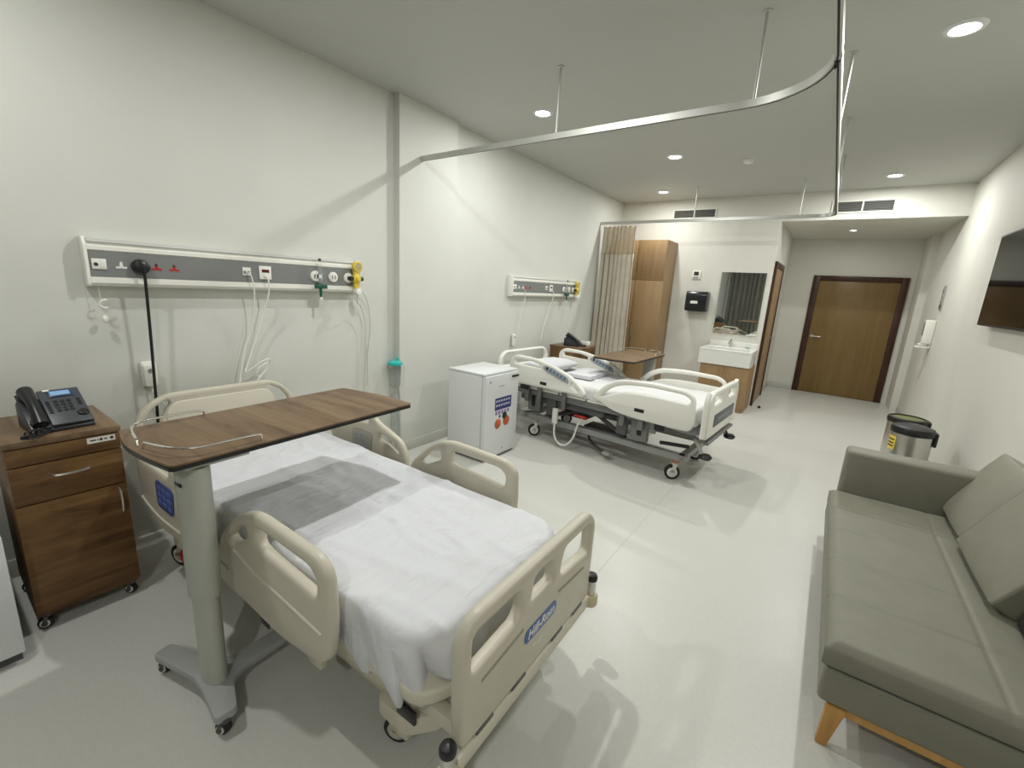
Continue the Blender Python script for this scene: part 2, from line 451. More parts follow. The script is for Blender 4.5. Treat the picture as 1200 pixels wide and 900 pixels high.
XT = 2.985
track([(0.072, 2.83), (1.4, 2.83), (2.55, 2.83)] + arc(XT-0.42, 2.41, 0.42, 90, 0) + [(XT, 1.0), (XT, -2.2)],
      [(1.40, 2.83), (2.615, 2.828), (XT, 0.6), (XT, -1.2)])
track([(XT, 2.46), (XT, 4.5)] + arc(XT-0.18, 6.42, 0.18, 0, 90) + [(2.6, 6.60), (1.4, 6.60), (0.002, 6.60)],
      [(XT, 3.50), (XT, 4.62), (XT, 5.72), (2.615, 6.60), (1.385, 6.60)])

# hanging cubicle curtain near the wardrobe
def drape(name, parent, x0, x1, z0, z1, amp, waves, m, y=0.0, taper=0.0, seed=0, nx=None, gap=None):
    nx = nx or waves*10; nz = 14; vs = []; fs = []
    for j in range(nz+1):
        v = j/nz; z = z1+(z0-z1)*v
        for i in range(nx+1):
            u = i/nx
            x = x0+(x1-x0)*u + taper*v*(u-0.5)
            ph = 2*PI*waves*u + 0.8*math.sin(3.1*u*waves*0.4+seed)+0.25*math.sin(2.5*v+u*9+seed)
            a = amp*(0.75+0.25*v)*(0.8+0.35*math.sin(5*u+seed))
            vs.append((x + 0.25*amp*math.sin(2*ph), y+a*math.sin(ph), z))
    for j in range(nz):
        for i in range(nx):
            a = j*(nx+1)+i; fs.append((a, a+1, a+nx+2, a+nx+1))
    o = MB().poly(vs, fs).build(name, m, parent, angle=80)
    sd = o.modifiers.new('thick', 'SOLIDIFY'); sd.thickness = 0.0025
    return o
M_CURT = mat('curtain_cloth', (0.56, 0.515, 0.425), 0.9, noise_amt=0.06, noise_scale=8, bump=0.2, bump_scale=400)
def net_mat():
    m = mat('curtain_net', (0.60, 0.51, 0.37), 0.9)
    nt = m.node_tree; b = nt.nodes['Principled BSDF']; b.inputs['Alpha'].default_value = 0.62
    return m
M_NET = net_mat()
c = thing('cubicle_curtain', 'gathered beige fabric curtain with net top beside the wardrobe', 'curtain', (0.33, 6.60, 0))
drape('curtain_cloth', c, -0.295, 0.265, 0.28, 2.16, 0.055, 8, M_CURT, taper=0.05, seed=1)
drape('net_top', c, -0.285, 0.255, 2.16, 2.56, 0.04, 8, M_NET, taper=0.02, seed=1)
hk = MB()
for i in range(12):
    x = -0.28+i*0.53/11
    hk.tube([(x, 0, 2.555), (x, 0.004, 2.575), (x, 0.0, 2.594)], 0.003, 6)
hk.build('glide_hooks', M_WHITE, c)['kind'] = 'stuff'

# drapes over the near wall window (seen in the mirror)
M_DRAPE = mat('grey_drape', (0.24, 0.235, 0.21), 0.9, noise_amt=0.08, noise_scale=6)
for x0, x1, lb in ((0.1, 2.1, 'grey floor-length drape on the near wall, beside the left wall'), (2.13, 4.12, 'grey floor-length drape on the near wall, beside the right wall')):
    c = thing('window_drape', lb, 'curtain', ((x0+x1)/2, YN+0.13, 0), 0, 'grey drapes on the near wall')
    w = (x1-x0)/2
    drape('drape_cloth', c, -w, w, 0.04, 2.86, 0.06, 14, M_DRAPE, seed=x0)
    MB().box(-w-0.02, w+0.02, -0.03, 0.03, 2.86, 2.90).build('drape_rail', M_OFFW, c)

# ================================================================ BED HEAD UNITS
def universal_socket(parent, y, z, m, x):
    """three slots of a universal socket outlet"""
    s = MB()
    s.box(x, x+0.002, y-0.004, y+0.004, z+0.004, z+0.021)
    for d in (-1, 1): s.box(x, x+0.002, y+d*0.013-0.010, y+d*0.013+0.010, z-0.014, z-0.004)
    s.box(x, x+0.0015, y-0.007, y+0.007, z-0.010, z+0.010)
    o = s.build('socket_outlet', m, parent)
    k = MB().cyl((x, y, z+0.014), (x+0.003, y, z+0.014), 0.006, n=12)
    k.build('earth_hole', M_DKHOLE if m is M_RED else M_WHITE, o)
    return o

def head_unit(label, y0, L, full=True):
    t = thing('bed_head_unit', label, 'medical panel', (0, y0, 0), 0, 'wall-mounted bed head units')
    zb, zt = 1.47, 1.715
    # trunking body (profile x,z swept along y), ends as separate caps
    prof = [(0.002, zb+0.012), (0.06, zb+0.006), (0.074, zb+0.022), (0.074, zb+0.048), (0.068, zb+0.052), (0.068, zt-0.062), (0.074, zt-0.058), (0.074, zt-0.040), (0.066, zt-0.032), (0.066, zt-0.026), (0.072, zt-0.022), (0.060, zt-0.002), (0.020, zt), (0.002, zt)]
    MB().prism([(x, z) for x, z in prof], 0.012, L-0.012, axis='y').build('trunking_body', M_OFFW, t)
    MB().box(0.0682, 0.0705, 0.014, L-0.05, zb+0.053, zt-0.063).build('fascia_panel', M_PANELG, t)
    MB().box(0.061, 0.0735, 0.014, L-0.014, zt-0.0225, zt-0.004, rot=Matrix.Rotation(R(-28), 3, 'Y')).build('light_diffuser', mat('diffuser_grey', (0.5, 0.5, 0.48), 0.4), t)
    for a, b in ((0, 0.014), (L-0.014, L)):
        MB().prism(rnd([(0.002, zb), (0.076, zb+0.004), (0.080, zb+0.03), (0.080, zt-0.03), (0.060, zt+0.004), (0.002, zt+0.006)], 0.01, 3), a, b, axis='y').build('end_cap', M_WHITE, t, bevel=0.002)
    x = 0.0705; zc = 1.583
    # light switch plate
    s = MB().box(x, x+0.006, 0.025, 0.082, zc-0.022, zc+0.030).build('switch_plate', M_WHITE, t, bevel=0.002)
    MB().cyl((x+0.006, 0.040, zc+0.002), (x+0.009, 0.040, zc+0.002), 0.009, n=14).build('jack', M_DKHOLE, s)
    MB().box(x+0.006, x+0.008, 0.057, 0.077, zc-0.016, zc+0.024).build('rocker', M_OFFW, s, bevel=0.001)
    universal_socket(t, 0.141, zc, M_WHITE, x)
    universal_socket(t, 0.223, zc, M_WHITE, x)
    universal_socket(t, 0.292, zc, M_RED, x)
    universal_socket(t, 0.374, zc, M_RED, x)
    # data and nurse call plates
    k = MB().box(x, x+0.007, 0.735, 0.785, zc-0.018, zc+0.032).build('data_plate', M_WHITE, t, bevel=0.002)
    for dy in (0.012, 0.034): MB().box(x+0.007, x+0.009, 0.735+dy-0.007, 0.735+dy+0.007, zc-0.006, zc+0.010).build('data_port', M_PANELG, k)
    k = MB().box(x, x+0.010, 0.835, 0.912, zc-0.038, zc+0.048).build('nurse_call_plate', M_WHITE, t, bevel=0.003)
    MB().box(x+0.010, x+0.0115, 0.850, 0.897, zc+0.006, zc+0.026).build('call_window', mat('dark_red_window', (0.10, 0.015, 0.012), 0.25), k)
    MB().box(x+0.010, x+0.016, 0.862, 0.885, zc-0.024, zc-0.006).build('call_socket', M_OFFW, k, bevel=0.002)
    # gas outlets
    def outlet(y, inner):
        o = MB().lathe([(0.038, x), (0.038, x+0.008), (0.032, x+0.014), (0.012, x+0.016)], (0, y, zc), n=28, axis='x').build('gas_outlet', M_WHITE, t)
        b = MB()
        for a in (-0.011, 0.011): b.box(x+0.012, x+0.018, y+a-0.004, y+a+0.004, zc-0.014, zc+0.014)
        b.build('outlet_slots', inner, o)
    outlet(1.225, M_DKHOLE); outlet(1.365, M_PANELG); outlet(1.495, M_DKHOLE)
    # flowmeter with dark green body
    y = 1.238
    fm = MB().box(x+0.03, x+0.062, y-0.04, y+0.045, zc-0.085, zc-0.055).cyl((x+0.014, y, zc-0.06), (x+0.05, y, zc-0.06), 0.016).cyl((x+0.046, y, zc-0.085), (x+0.046, y, zc-0.145), 0.011, 0.008)
    fm = fm.build('flowmeter_body', M_GREEN, t, bevel=0.003)
    MB().cyl((x+0.046, y, zc-0.055), (x+0.046, y, zc+0.11), 0.013, n=16).build('flow_tube', M_CLEAR, fm)
    MB().cyl((x+0.046, y, zc+0.108), (x+0.046, y, zc+0.126), 0.012, 0.009, n=16).build('flow_tube_cap', M_BLACK, fm)
    MB().cyl((x+0.046, y, zc-0.145), (x+0.046, y, zc-0.165), 0.011, n=14).build('outlet_nut', M_WHITE, fm)
    # yellow vacuum regulator with gauge
    y = 1.545
    rg = MB().lathe([(0.034, x+0.02), (0.034, x+0.055), (0.028, x+0.062)], (0, y-0.005, zc-0.004), n=24, axis='x').box(x+0.02, x+0.05, y-0.022, y+0.014, zc-0.075, zc+0.07)
    rg = rg.build('vacuum_regulator', M_YELLOW, t, bevel=0.004)
    g = MB().lathe([(0.040, x+0.03), (0.040, x+0.056), (0.036, x+0.060)], (0, y+0.004, zc+0.088), n=28, axis='x').build('gauge_case', M_YELLOW, rg)
    MB().lathe([(0.030, x+0.0602), (0.001, x+0.0612)], (0, y+0.004, zc+0.088), n=24, axis='x').build('gauge_face', mat('gauge_face', (0.42, 0.36, 0.17), 0.3), rg)
    MB().cyl((x+0.06, y-0.005, zc-0.004), (x+0.078, y-0.005, zc-0.004), 0.020, 0.017, n=18).build('regulator_knob', M_YELLOW, rg, bevel=0.002)
    for s_, m_ in ((-1, M_DKHOLE), (1, M_GREEN)):
        MB().cyl((x+0.042, y-0.005+s_*0.030, zc-0.002), (x+0.042, y-0.005+s_*0.058, zc-0.002), 0.017, n=16).build('side_knob', m_, rg, bevel=0.002)
    MB().cyl((x+0.03, y-0.004, zc-0.10), (x+0.075, y-0.004, zc-0.10), 0.024, n=18).build('vacuum_trap', M_WHITE, rg, bevel=0.003)
    return t

head_unit('white and grey bed head trunking on wall behind the beige bed', 0.585, 1.60)
head_unit('white and grey bed head trunking on wall behind the white bed', 4.25, 1.73)

def cord(name, label, pts, r, m, group=None, cat='cable'):
    return tag(MB().tube(smooth_pts(pts, 8), r, 8).build(name, m), label, cat, group)

# black power plug and cord (bed 1)
t = thing('power_cord', 'black power cord with plug hanging from the near trunking', 'cable', (0.07, 0.805, 1.583))
MB().lathe([(0.040, 0.001), (0.040, 0.016), (0.034, 0.040), (0.018, 0.050)], n=24, axis='x').build('plug', M_BLACK, t)
MB().tube(smooth_pts([(0.044, 0.0, -0.02), (0.044, 0.004, -0.06), (0.03, 0.0, -0.40), (0.03, -0.012, -0.80), (0.05, -0.02, -1.05), (0.10, 0.04, -1.40)], 8), 0.0075, 8).build('cord', M_BLACK, t)
# white data cables
cord('data_cable', 'white cable hanging from the small data plate of the near trunking',
     [(0.08, 1.345, 1.585), (0.10, 1.36, 1.56), (0.09, 1.375, 1.44), (0.05, 1.36, 1.25), (0.045, 1.30, 1.05), (0.06, 1.27, 0.93), (0.09, 1.24, 0.86)], 0.004, M_OFFW)
cord('call_cable', 'white coiled call cable hanging from the red-window plate of the near trunking',
     [(0.085, 1.455, 1.565), (0.11, 1.46, 1.54), (0.10, 1.46, 1.45), (0.07, 1.43, 1.33), (0.05, 1.39, 1.18), (0.05, 1.32, 0.99), (0.07, 1.30, 0.94), (0.085, 1.39, 1.00), (0.08, 1.45, 1.01), (0.07, 1.44, 0.95), (0.08, 1.36, 0.90), (0.09, 1.37, 0.96), (0.08, 1.43, 0.985), (0.08, 1.40, 0.92), (0.10, 1.33, 0.86)], 0.0045, M_WHITE)
# thin oxygen tubing at the right of the unit
cord('oxygen_tubing', 'thin clear tubing looping down from the yellow regulator, near trunking',
     [(0.12, 2.13, 1.455), (0.10, 2.14, 1.40), (0.06, 2.20, 1.36), (0.04, 2.25, 1.22), (0.04, 2.255, 1.00), (0.04, 2.24, 0.80), (0.05, 2.22, 0.60)], 0.0035, mat('pale_tubing', (0.5, 0.5, 0.45), 0.3))
cord('oxygen_tubing', 'thin clear tubing dropping past the right end cap of the near trunking',
     [(0.06, 2.19, 1.50), (0.05, 2.24, 1.46), (0.04, 2.285, 1.36), (0.04, 2.30, 1.18), (0.04, 2.27, 0.95), (0.05, 2.26, 0.70)], 0.0035, mat('pale_tubing', (0.5, 0.5, 0.45), 0.3))
# pull cord hook under the left end
t = thing('pull_cord', 'thin white pull cord with small hook under the near trunking', 'cord', (0.05, 0.635, 1.40))
MB().tube([(0, -0.01, 0.085), (0, -0.004, 0.0)], 0.0015, 6).build('string', M_WHITE, t)
MB().tube(smooth_pts([(0.002, 0.016, 0.005), (0.004, -0.004, 0.0), (0.002, -0.014, -0.02), (0.004, 0.0, -0.036), (0.002, 0.016, -0.036)], 6), 0.005, 8).build('hook', M_WHITE, t)
MB().lathe([(0.002, -0.115), (0.012, -0.108), (0.015, -0.095), (0.010, -0.082), (0.002, -0.076)], n=14).build('pull_knob', M_OFFW, t)
# wall nurse handset above the head of bed 1
t = thing('call_handset', 'white call handset in wall holder above the near bed head', 'handset', (0.0, 0.80, 0.985))
MB().box(0.002, 0.02, -0.036, 0.036, -0.075, 0.07).build('holder', M_WHITE, t, bevel=0.008, seg=3)
MB().prism(rnd([(-0.028, -0.075), (0.028, -0.075), (0.034, 0.055), (-0.034, 0.055)], 0.018), 0.02, 0.045, axis='x').build('handset_body', M_OFFW, t, bevel=0.005)
MB().cyl((0.045, 0, 0.02), (0.049, 0, 0.02), 0.012, n=16).build('call_button', M_PANELG, t)
MB().tube(smooth_pts([(0.03, 0, -0.08), (0.035, 0.01, -0.13), (0.05, 0.05, -0.19), (0.06, 0.11, -0.24)], 6), 0.004, 8).build('handset_cord', M_WHITE, t)

# suction / humidifier bottle with teal lid on the column edge
t = thing('suction_canister', 'clear suction canister with teal lid hanging on the wall column', 'canister', (0.07, 2.535, 0.86))
MB().lathe([(0.052, -0.015), (0.062, -0.012), (0.062, 0.012), (0.045, 0.024), (0.015, 0.030)], n=28).build('lid', M_TEAL, t)
MB().tube([(0.0, 0.0, 0.026), (0.0, 0.012, 0.045), (0.02, 0.03, 0.045)], 0.009, 8).build('lid_port', M_TEAL, t)
MB().lathe([(0.053, -0.015), (0.050, -0.10), (0.046, -0.20), (0.030, -0.215)], n=28).build('jar', M_CLEAR, t)
MB().tube(smooth_pts([(0.02, 0.03, 0.045), (0.03, 0.07, -0.02), (0.02, 0.085, -0.12), (0.03, 0.075, -0.18), (0.02, 0.06, -0.225)], 8), 0.005, 8).build('suction_hose', M_CLEAR, t)
MB().box(-0.068, -0.05, -0.02, 0.02, -0.05, 0.01).build('wall_bracket', M_WHITE, t, bevel=0.003)
t = thing('fluid_bag', 'clear plastic bag hanging below the teal-lidded canister', 'bag', (0.065, 2.55, 0.53))
MB().prism(rnd([(-0.05, -0.40), (0.05, -0.40), (0.045, 0.04), (0.02, 0.06), (-0.02, 0.06), (-0.045, 0.04)], 0.02), -0.02, 0.012, axis='x').build('pouch', M_CLEAR, t, bevel=0.008)
MB().box(-0.004, 0.0, -0.02, 0.02, 0.05, 0.085).build('hang_tab', M_CLEAR, t)

# second bed head: hanging cords
cord('call_cable', 'thin pale call cord hanging from the far trunking beside white bed',
     [(0.08, 4.50, 1.56), (0.08, 4.52, 1.45), (0.05, 4.50, 1.25), (0.04, 4.47, 1.05), (0.05, 4.46, 0.92)], 0.004, M_OFFW)
cord('data_cable', 'thin pale cable hanging from the middle of the far trunking',
     [(0.085, 5.16, 1.56), (0.09, 5.17, 1.48), (0.05, 5.14, 1.28), (0.04, 5.06, 1.08), (0.05, 5.00, 0.9)], 0.004, M_OFFW)
t = thing('call_handset', 'small white call handset hanging below the far trunking', 'handset', (0.012, 4.40, 0.95))
MB().prism(rnd([(-0.025, -0.08), (0.025, -0.08), (0.028, 0.07), (-0.028, 0.07)], 0.02), 0.0, 0.03, axis='x').build('handset_body', M_WHITE, t, bevel=0.006)
MB().cyl((0.03, 0, 0.03), (0.034, 0, 0.03), 0.010, n=14).build('call_button', M_BLUE, t)

# ================================================================ casters
def caster(parent, x, y, r, m_wheel=M_RUBBER, m_hub=M_GREYM, m_fork=M_GREYM, top=None, rz=0.0, width=0.03):
    c, s = math.cos(rz), math.sin(rz)
    top = top or 2*r+0.05
    ax = Vector((-s, c, 0)); ox = Vector((c, s, 0))*(-0.25*r)
    ctr = Vector((x, y, r)) + ox
    fk = MB()
    for k in (-1, 1):
        a = ctr + ax*k*(width/2+0.006)
        fk.cyl(a-ax*0.003, a+ax*0.003, r*0.42, n=14)
        pts = [a+Vector((c, s, 0))*0.28*r, a-Vector((c, s, 0))*0.28*r, Vector((x, y, 2*r+0.012))+ax*k*(width/2+0.006)-Vector((c, s, 0))*0.2*r, Vector((x, y, 2*r+0.012))+ax*k*(width/2+0.006)+Vector((c, s, 0))*0.3*r]
        q = [p-ax*0.003 for p in pts]+[p+ax*0.003 for p in pts]
        fk.poly(q, [(0,1,2,3), (7,6,5,4), (0,4,5,1), (1,5,6,2), (2,6,7,3), (3,7,4,0)])
    fk.cyl((x, y, 2*r+0.004), (x, y, 2*r+0.022), width*0.75, n=14)
    fk.cyl((x, y, 2*r+0.02), (x, y, top), 0.011, n=12)
    f = fk.build('caster_fork', m_fork, parent)
    a0, a1 = ctr-ax*width/2, ctr+ax*width/2
    w = MB().cyl(a0, a1, r, n=24).build('caster_wheel', m_wheel, f, bevel=0.004)
    MB().cyl(ctr-ax*(width/2+0.003), ctr+ax*(width/2+0.003), r*0.66, n=20).build('caster_hub', m_hub, f)
    return f

# ================================================================ BEDSIDE CABINET + TELEPHONE
def bedside(label, x, y, w, d, hgt, rz=0.0):
    """front faces +x; origin at front centre on the floor"""
    t = thing('bedside_cabinet', label, 'cabinet', (x, y, 0), rz, 'wooden bedside cabinets')
    w2 = w/2
    MB().box(-d+0.01, -0.018, -w2+0.006, w2-0.006, 0.085, hgt-0.03).build('body', M_OAK, t, bevel=0.002)
    MB().box(-d, 0.004, -w2, w2, hgt-0.028, hgt).build('top_board', M_OAKT, t, bevel=0.004)
    MB().box(-0.018, 0.0, -w2+0.006, w2-0.006, hgt-0.105, hgt-0.032).build('fascia_rail', M_OAK, t, bevel=0.002)
    dr = MB().box(-0.018, 0.001, -w2+0.006, w2-0.006, hgt-0.275, hgt-0.110).build('drawer', M_OAK, t, bevel=0.002)
    zc = hgt-0.165
    MB().tube(smooth_pts([(0.0, -0.062, zc), (0.022, -0.05, zc), (0.030, 0, zc), (0.022, 0.05, zc), (0.0, 0.062, zc)], 6), 0.005, 8).build('handle', M_STEEL, dr)
    do = MB().box(-0.018, 0.001, -w2+0.006, w2-0.006, 0.088, hgt-0.280).build('door', M_OAK, t, bevel=0.002)
    yy = w2-0.035; zc = hgt-0.36
    MB().tube(smooth_pts([(0.0, yy, zc-0.062), (0.022, yy, zc-0.05), (0.030, yy, zc), (0.022, yy, zc+0.05), (0.0, yy, zc+0.062)], 6), 0.005, 8).build('handle', M_STEEL, do)
    MB().box(-d+0.02, -0.02, -w2+0.01, w2-0.01, 0.065, 0.085).build('plinth', M_OAK, t)
    for sx in (-0.035, -d+0.05):
        for sy in (-w2+0.035, w2-0.035): caster(t, sx, sy, 0.026, M_RUBBER, M_WHITE, M_GREYD, top=0.07, rz=R(70 if sy < 0 else 40), width=0.022)
    return t
nb = bedside('brown wood bedside cabinet with drawer and door holding the telephone', 0.60, 0.338, 0.365, 0.46, 0.875)
lbl = MB().box(0.0005, 0.0015, 0.065, 0.160, 0.812, 0.838).build('paper_label', mat('label_paper', (0.72, 0.71, 0.66), 0.6), nb)
mk = MB()
for a, b in ((0.075, 0.095), (0.099, 0.104), (0.122, 0.133)): mk.box(0.0015, 0.0018, a, b, 0.822, 0.828)
mk.cyl((0.0015, 0.112, 0.825), (0.0019, 0.112, 0.825), 0.006, n=12).cyl((0.0015, 0.148, 0.825), (0.0019, 0.148, 0.825), 0.007, n=12)
mk.build('label_print', M_DKHOLE, lbl)

bedside('dark wood bedside cabinet behind the raised rails of the white bed', 0.62, 5.28, 0.46, 0.46, 0.86)

def telephone(label, x, y, z, rz, M_BODY, screen):
    """local: +x towards the user, handset on -y side"""
    t = thing('telephone', label, 'telephone', (x, y, z), rz, 'desk telephones')
    # wedge foot
    MB().prism([(-0.10, 0.0), (0.10, 0.0), (0.10, 0.014), (-0.075, 0.115), (-0.10, 0.10)], -0.095, 0.105, axis='y').build('base', M_BODY, t, bevel=0.004)
    tilt = Matrix.Rotation(R(33), 4, 'Y')
    def up(px, py, pz):
        v = tilt @ Vector((px, py, pz)); return (v.x+0.005, v.y, v.z+0.077)
    def slab(x0, x1, y0, y1, z0, z1):
        return [up(a, b, c) for c in (z0, z1) for b in (y0, y1) for a in (x0, x1)]
    FS = [(0,2,3,1), (4,5,7,6), (0,1,5,4), (2,6,7,3), (0,4,6,2), (1,3,7,5)]
    MB().poly(slab(-0.11, 0.105, -0.03, 0.105, 0.0, 0.014), FS).build('face_plate', mat('phone_face_grey', (0.055, 0.06, 0.068), 0.4), t, bevel=0.003)
    MB().poly(slab(-0.11, 0.105, -0.095, -0.032, -0.004, 0.006), FS).build('handset_cradle', M_BODY, t, bevel=0.003)
    d = MB().poly(slab(-0.098, -0.058, 0.0, 0.082, 0.014, 0.019), FS).build('display_bezel', mat('bezel_blue', (0.03, 0.06, 0.14), 0.3), t, bevel=0.002)
    MB().poly(slab(-0.092, -0.066, 0.006, 0.070, 0.019, 0.0196), FS).build('display_screen', screen, d)
    for i in range(4):
        for j in range(3):
            MB().poly(slab(-0.036+i*0.019, -0.024+i*0.019, 0.004+j*0.021, 0.019+j*0.021, 0.014, 0.0175), FS).build('key', M_BLACK, t, bevel=0.001)
    for i in range(5):
        MB().poly(slab(-0.036+i*0.016, -0.027+i*0.016, -0.020, -0.008, 0.014, 0.017), FS).build('key', M_BLACK, t)
        if i < 3: MB().poly(slab(-0.036+i*0.016, -0.027+i*0.016, 0.080, 0.092, 0.014, 0.017), FS).build('key', M_BLACK, t)
    nv = MB().cyl(up(0.055, 0.082, 0.012), up(0.055, 0.082, 0.022), 0.021, 0.018, n=20).build('navigation_dial', M_BLACK, t, bevel=0.002)
    MB().poly(slab(-0.108, -0.098, -0.012, 0.010, 0.014, 0.018), FS).build('indicator_lamp', M_WHITE, t, bevel=0.002)
    # handset: arched bar with two end caps
    hs = []
    rr = []
    for k in range(13):
        u = k/12; px = -0.105+0.205*u
        hs.append(up(px, -0.064, 0.024+0.018*math.sin(PI*u))); rr.append(0.027 - 0.007*math.sin(PI*u))
    h = MB().tube(hs, rr, 14).build('handset', M_BLACK, t)
    e = MB().cyl(up(-0.082, -0.064, 0.004), up(-0.082, -0.064, 0.03), 0.027, n=20).cyl(up(0.078, -0.064, 0.004), up(0.078, -0.064, 0.03), 0.027, n=20).build('earpieces', M_BLACK, h, bevel=0.004)
    # coiled cord: helix out of the mouthpiece, looping over the table edge
    path = smooth_pts([up(0.10, -0.066, 0.006), (0.135, -0.075, 0.016), (0.16, -0.11, 0.014), (0.185, -0.135, 0.018), (0.20, -0.105, 0.02), (0.185, -0.07, 0.026), (0.155, -0.085, 0.03), (0.13, -0.12, 0.018)], 14)
    hel = []
    for i, p in enumerate(path):
        a = i*1.15; hel.append((p.x, p.y+0.006*math.cos(a), p.z+0.006*math.sin(a)+0.004))
    MB().tube(hel, 0.0038, 6).build('coiled_cord', M_BLACK, t)
    return t
SCREEN = mat('phone_lcd', (0.20, 0.33, 0.50), 0.2, emit=(0.25, 0.42, 0.65), emit_s=0.25)
telephone('black desk telephone with blue display on the near bedside cabinet', 0.44, 0.34, 0.875, R(4), mat('phone_body', (0.02, 0.022, 0.026), 0.38), SCREEN)
telephone('black desk telephone on dark cabinet behind the white bed', 0.42, 5.22, 0.86, R(12), mat('phone_body', (0.02, 0.022, 0.026), 0.38), SCREEN)
t = thing('tissue_box', 'small white box beside the far black telephone', 'box', (0.50, 5.43, 0.86))
MB().box(-0.055, 0.055, -0.05, 0.05, 0, 0.055).build('carton', M_WHITE, t, bevel=0.004)
MB().box(-0.03, 0.03, -0.028, 0.028, 0.0551, 0.056).build('slot', M_TEAL, t)

# ================================================================ WHITE UNIT AT FAR LEFT EDGE
t = thing('white_appliance', 'white metal appliance corner at the left edge beside the bedside cabinet', 'appliance', (0.42, -0.14, 0))
MB().box(-0.36, 0.31, -0.25, 0.245, 0.04, 0.56).build('casing', M_WHITE2, t, bevel=0.008)
MB().box(0.313, 0.338, -0.25, 0.245, 0.05, 0.56).build('front_door', M_WHITE2, t, bevel=0.006)
MB().box(-0.34, 0.30, -0.24, 0.235, 0.0, 0.04).build('plinth', M_GREYD, t)

# ================================================================ OVERBED TABLE
def overbed(label, x, y, z, rz, L=0.99, Wd=0.50, leg=0.75, mast_local=(0.15, 0.085), rail_side=True):
    """local: long axis +y from the mast end; origin on the floor at the near end centre"""
    t = thing('overbed_table', label, 'table', (x, y, 0), rz, 'overbed tables')
    hw = Wd/2
    out = rnd([(0.02, L, 0.03), (-hw, L-0.045, 0.03), (-hw, 0.04, 0.03), (-0.08, 0.0, 0.12), (0.08, 0.0, 0.12), (hw, 0.02, 0.02), (hw, L-0.012, 0.018)], 0.04, 6)
    plate('table_top', [out], 0.008, 0.002, M_OAKT, t, 'xy', z-0.004)
    plate('edge_band', [out], 0.014, 0.002, M_BLACK, t, 'xy', z-0.0152)
    # two bent wire guard rails at the mast end
    def wire(sx):
        pts = [(sx*(hw-0.025), 0.31, z), (sx*(hw-0.025), 0.31, z+0.022), (sx*(hw-0.025), 0.27, z+0.026), (sx*(hw-0.03), 0.10, z+0.028), (sx*(hw-0.08), 0.055, z+0.028), (sx*0.10, 0.035, z+0.028), (sx*0.03, 0.025, z+0.024), (sx*0.022, 0.025, z)]
        MB().tube(rnd3(pts, 0.03), 0.0045, 8).build('guard_rail', M_CHROME, t)
    for sx in (-1, 1): wire(sx)
    mx, my = mast_local
    # support plate, mast and base
    MB().box(mx-0.065, mx+0.065, my-0.045, my+0.16, z-0.045, z-0.023).build('support_bracket', M_GREYM, t, bevel=0.006)
    ov = lambda a, b: [(mx+a*math.cos(2*PI*k/28)*(1), my+b*math.sin(2*PI*k/28)) for k in range(28)]
    up = MB().prism(ov(0.072, 0.048), 0.46, z-0.045, axis='z').build('mast_sleeve', mat('mast_grey', (0.44, 0.45, 0.40), 0.4), t, bevel=0.003, angle=50)
    MB().prism(ov(0.060, 0.039), 0.09, 0.47, axis='z').build('mast_column', mat('mast_grey', (0.44, 0.45, 0.40), 0.4), t, angle=50)
    MB().box(mx-0.012, mx+0.03, my-0.05, my-0.044, z-0.11, z-0.098).build('height_lever', M_BLACK, t, bevel=0.002)
    b = MB().prism(rnd([(mx-0.29, my-0.095), (mx-0.05, my-0.05), (mx+0.03, my-0.055), (mx+0.19, my-0.085), (mx+0.20, my-0.015), (mx+0.07, my+0.035), (mx+0.04, my+0.09), (mx+0.04, my+leg), (mx-0.04, my+leg), (mx-0.04, my+0.09), (mx-0.07, my+0.045), (mx-0.30, my-0.03)], 0.02, 4), 0.062, 0.095, axis='z')
    b.build('base', mat('base_grey', (0.36, 0.37, 0.36), 0.4), t, bevel=0.006)
    MB().box(mx-0.30, mx+0.17, my+leg-0.05, my+leg+0.01, 0.060, 0.092).build('rear_bar', M_GREYM, t, bevel=0.006)
    for cx, cy, a in ((mx-0.27, my-0.06, 20), (mx+0.175, my-0.05, 20), (mx-0.27, my+leg-0.02, 30), (mx+0.14, my+leg-0.02, 120)):
        caster(t, cx, cy, 0.024, M_RUBBER, M_OFFW, M_GREYD, top=0.068, rz=R(a), width=0.03)
    return t
def rnd3(pts, r, n=5):
    pts = [Vector(p) for p in pts]; out = [pts[0]]
    for i in range(1, len(pts)-1):
        p = pts[i]; u = pts[i-1]-p; v = pts[i+1]-p
        d = min(r, u.length*0.48, v.length*0.48); p0 = p+u.normalized()*d; p1 = p+v.normalized()*d
        for k in range(n+1):
            s = k/n; out.append(p0*(1-s)**2+p*2*s*(1-s)+p1*s*s)
    out.append(pts[-1]); return out
overbed('wood-topped overbed table with chrome guard rails across the beige bed', 1.350, 0.386, 1.0, R(3.2), L=1.046, Wd=0.49, mast_local=(0.147, 0.111))
overbed('small wood-topped overbed table standing behind the white bed', 1.415, 5.28, 0.91, R(178), L=1.0, Wd=0.46, leg=0.62, mast_local=(-0.06, 0.06), rail_side=False)

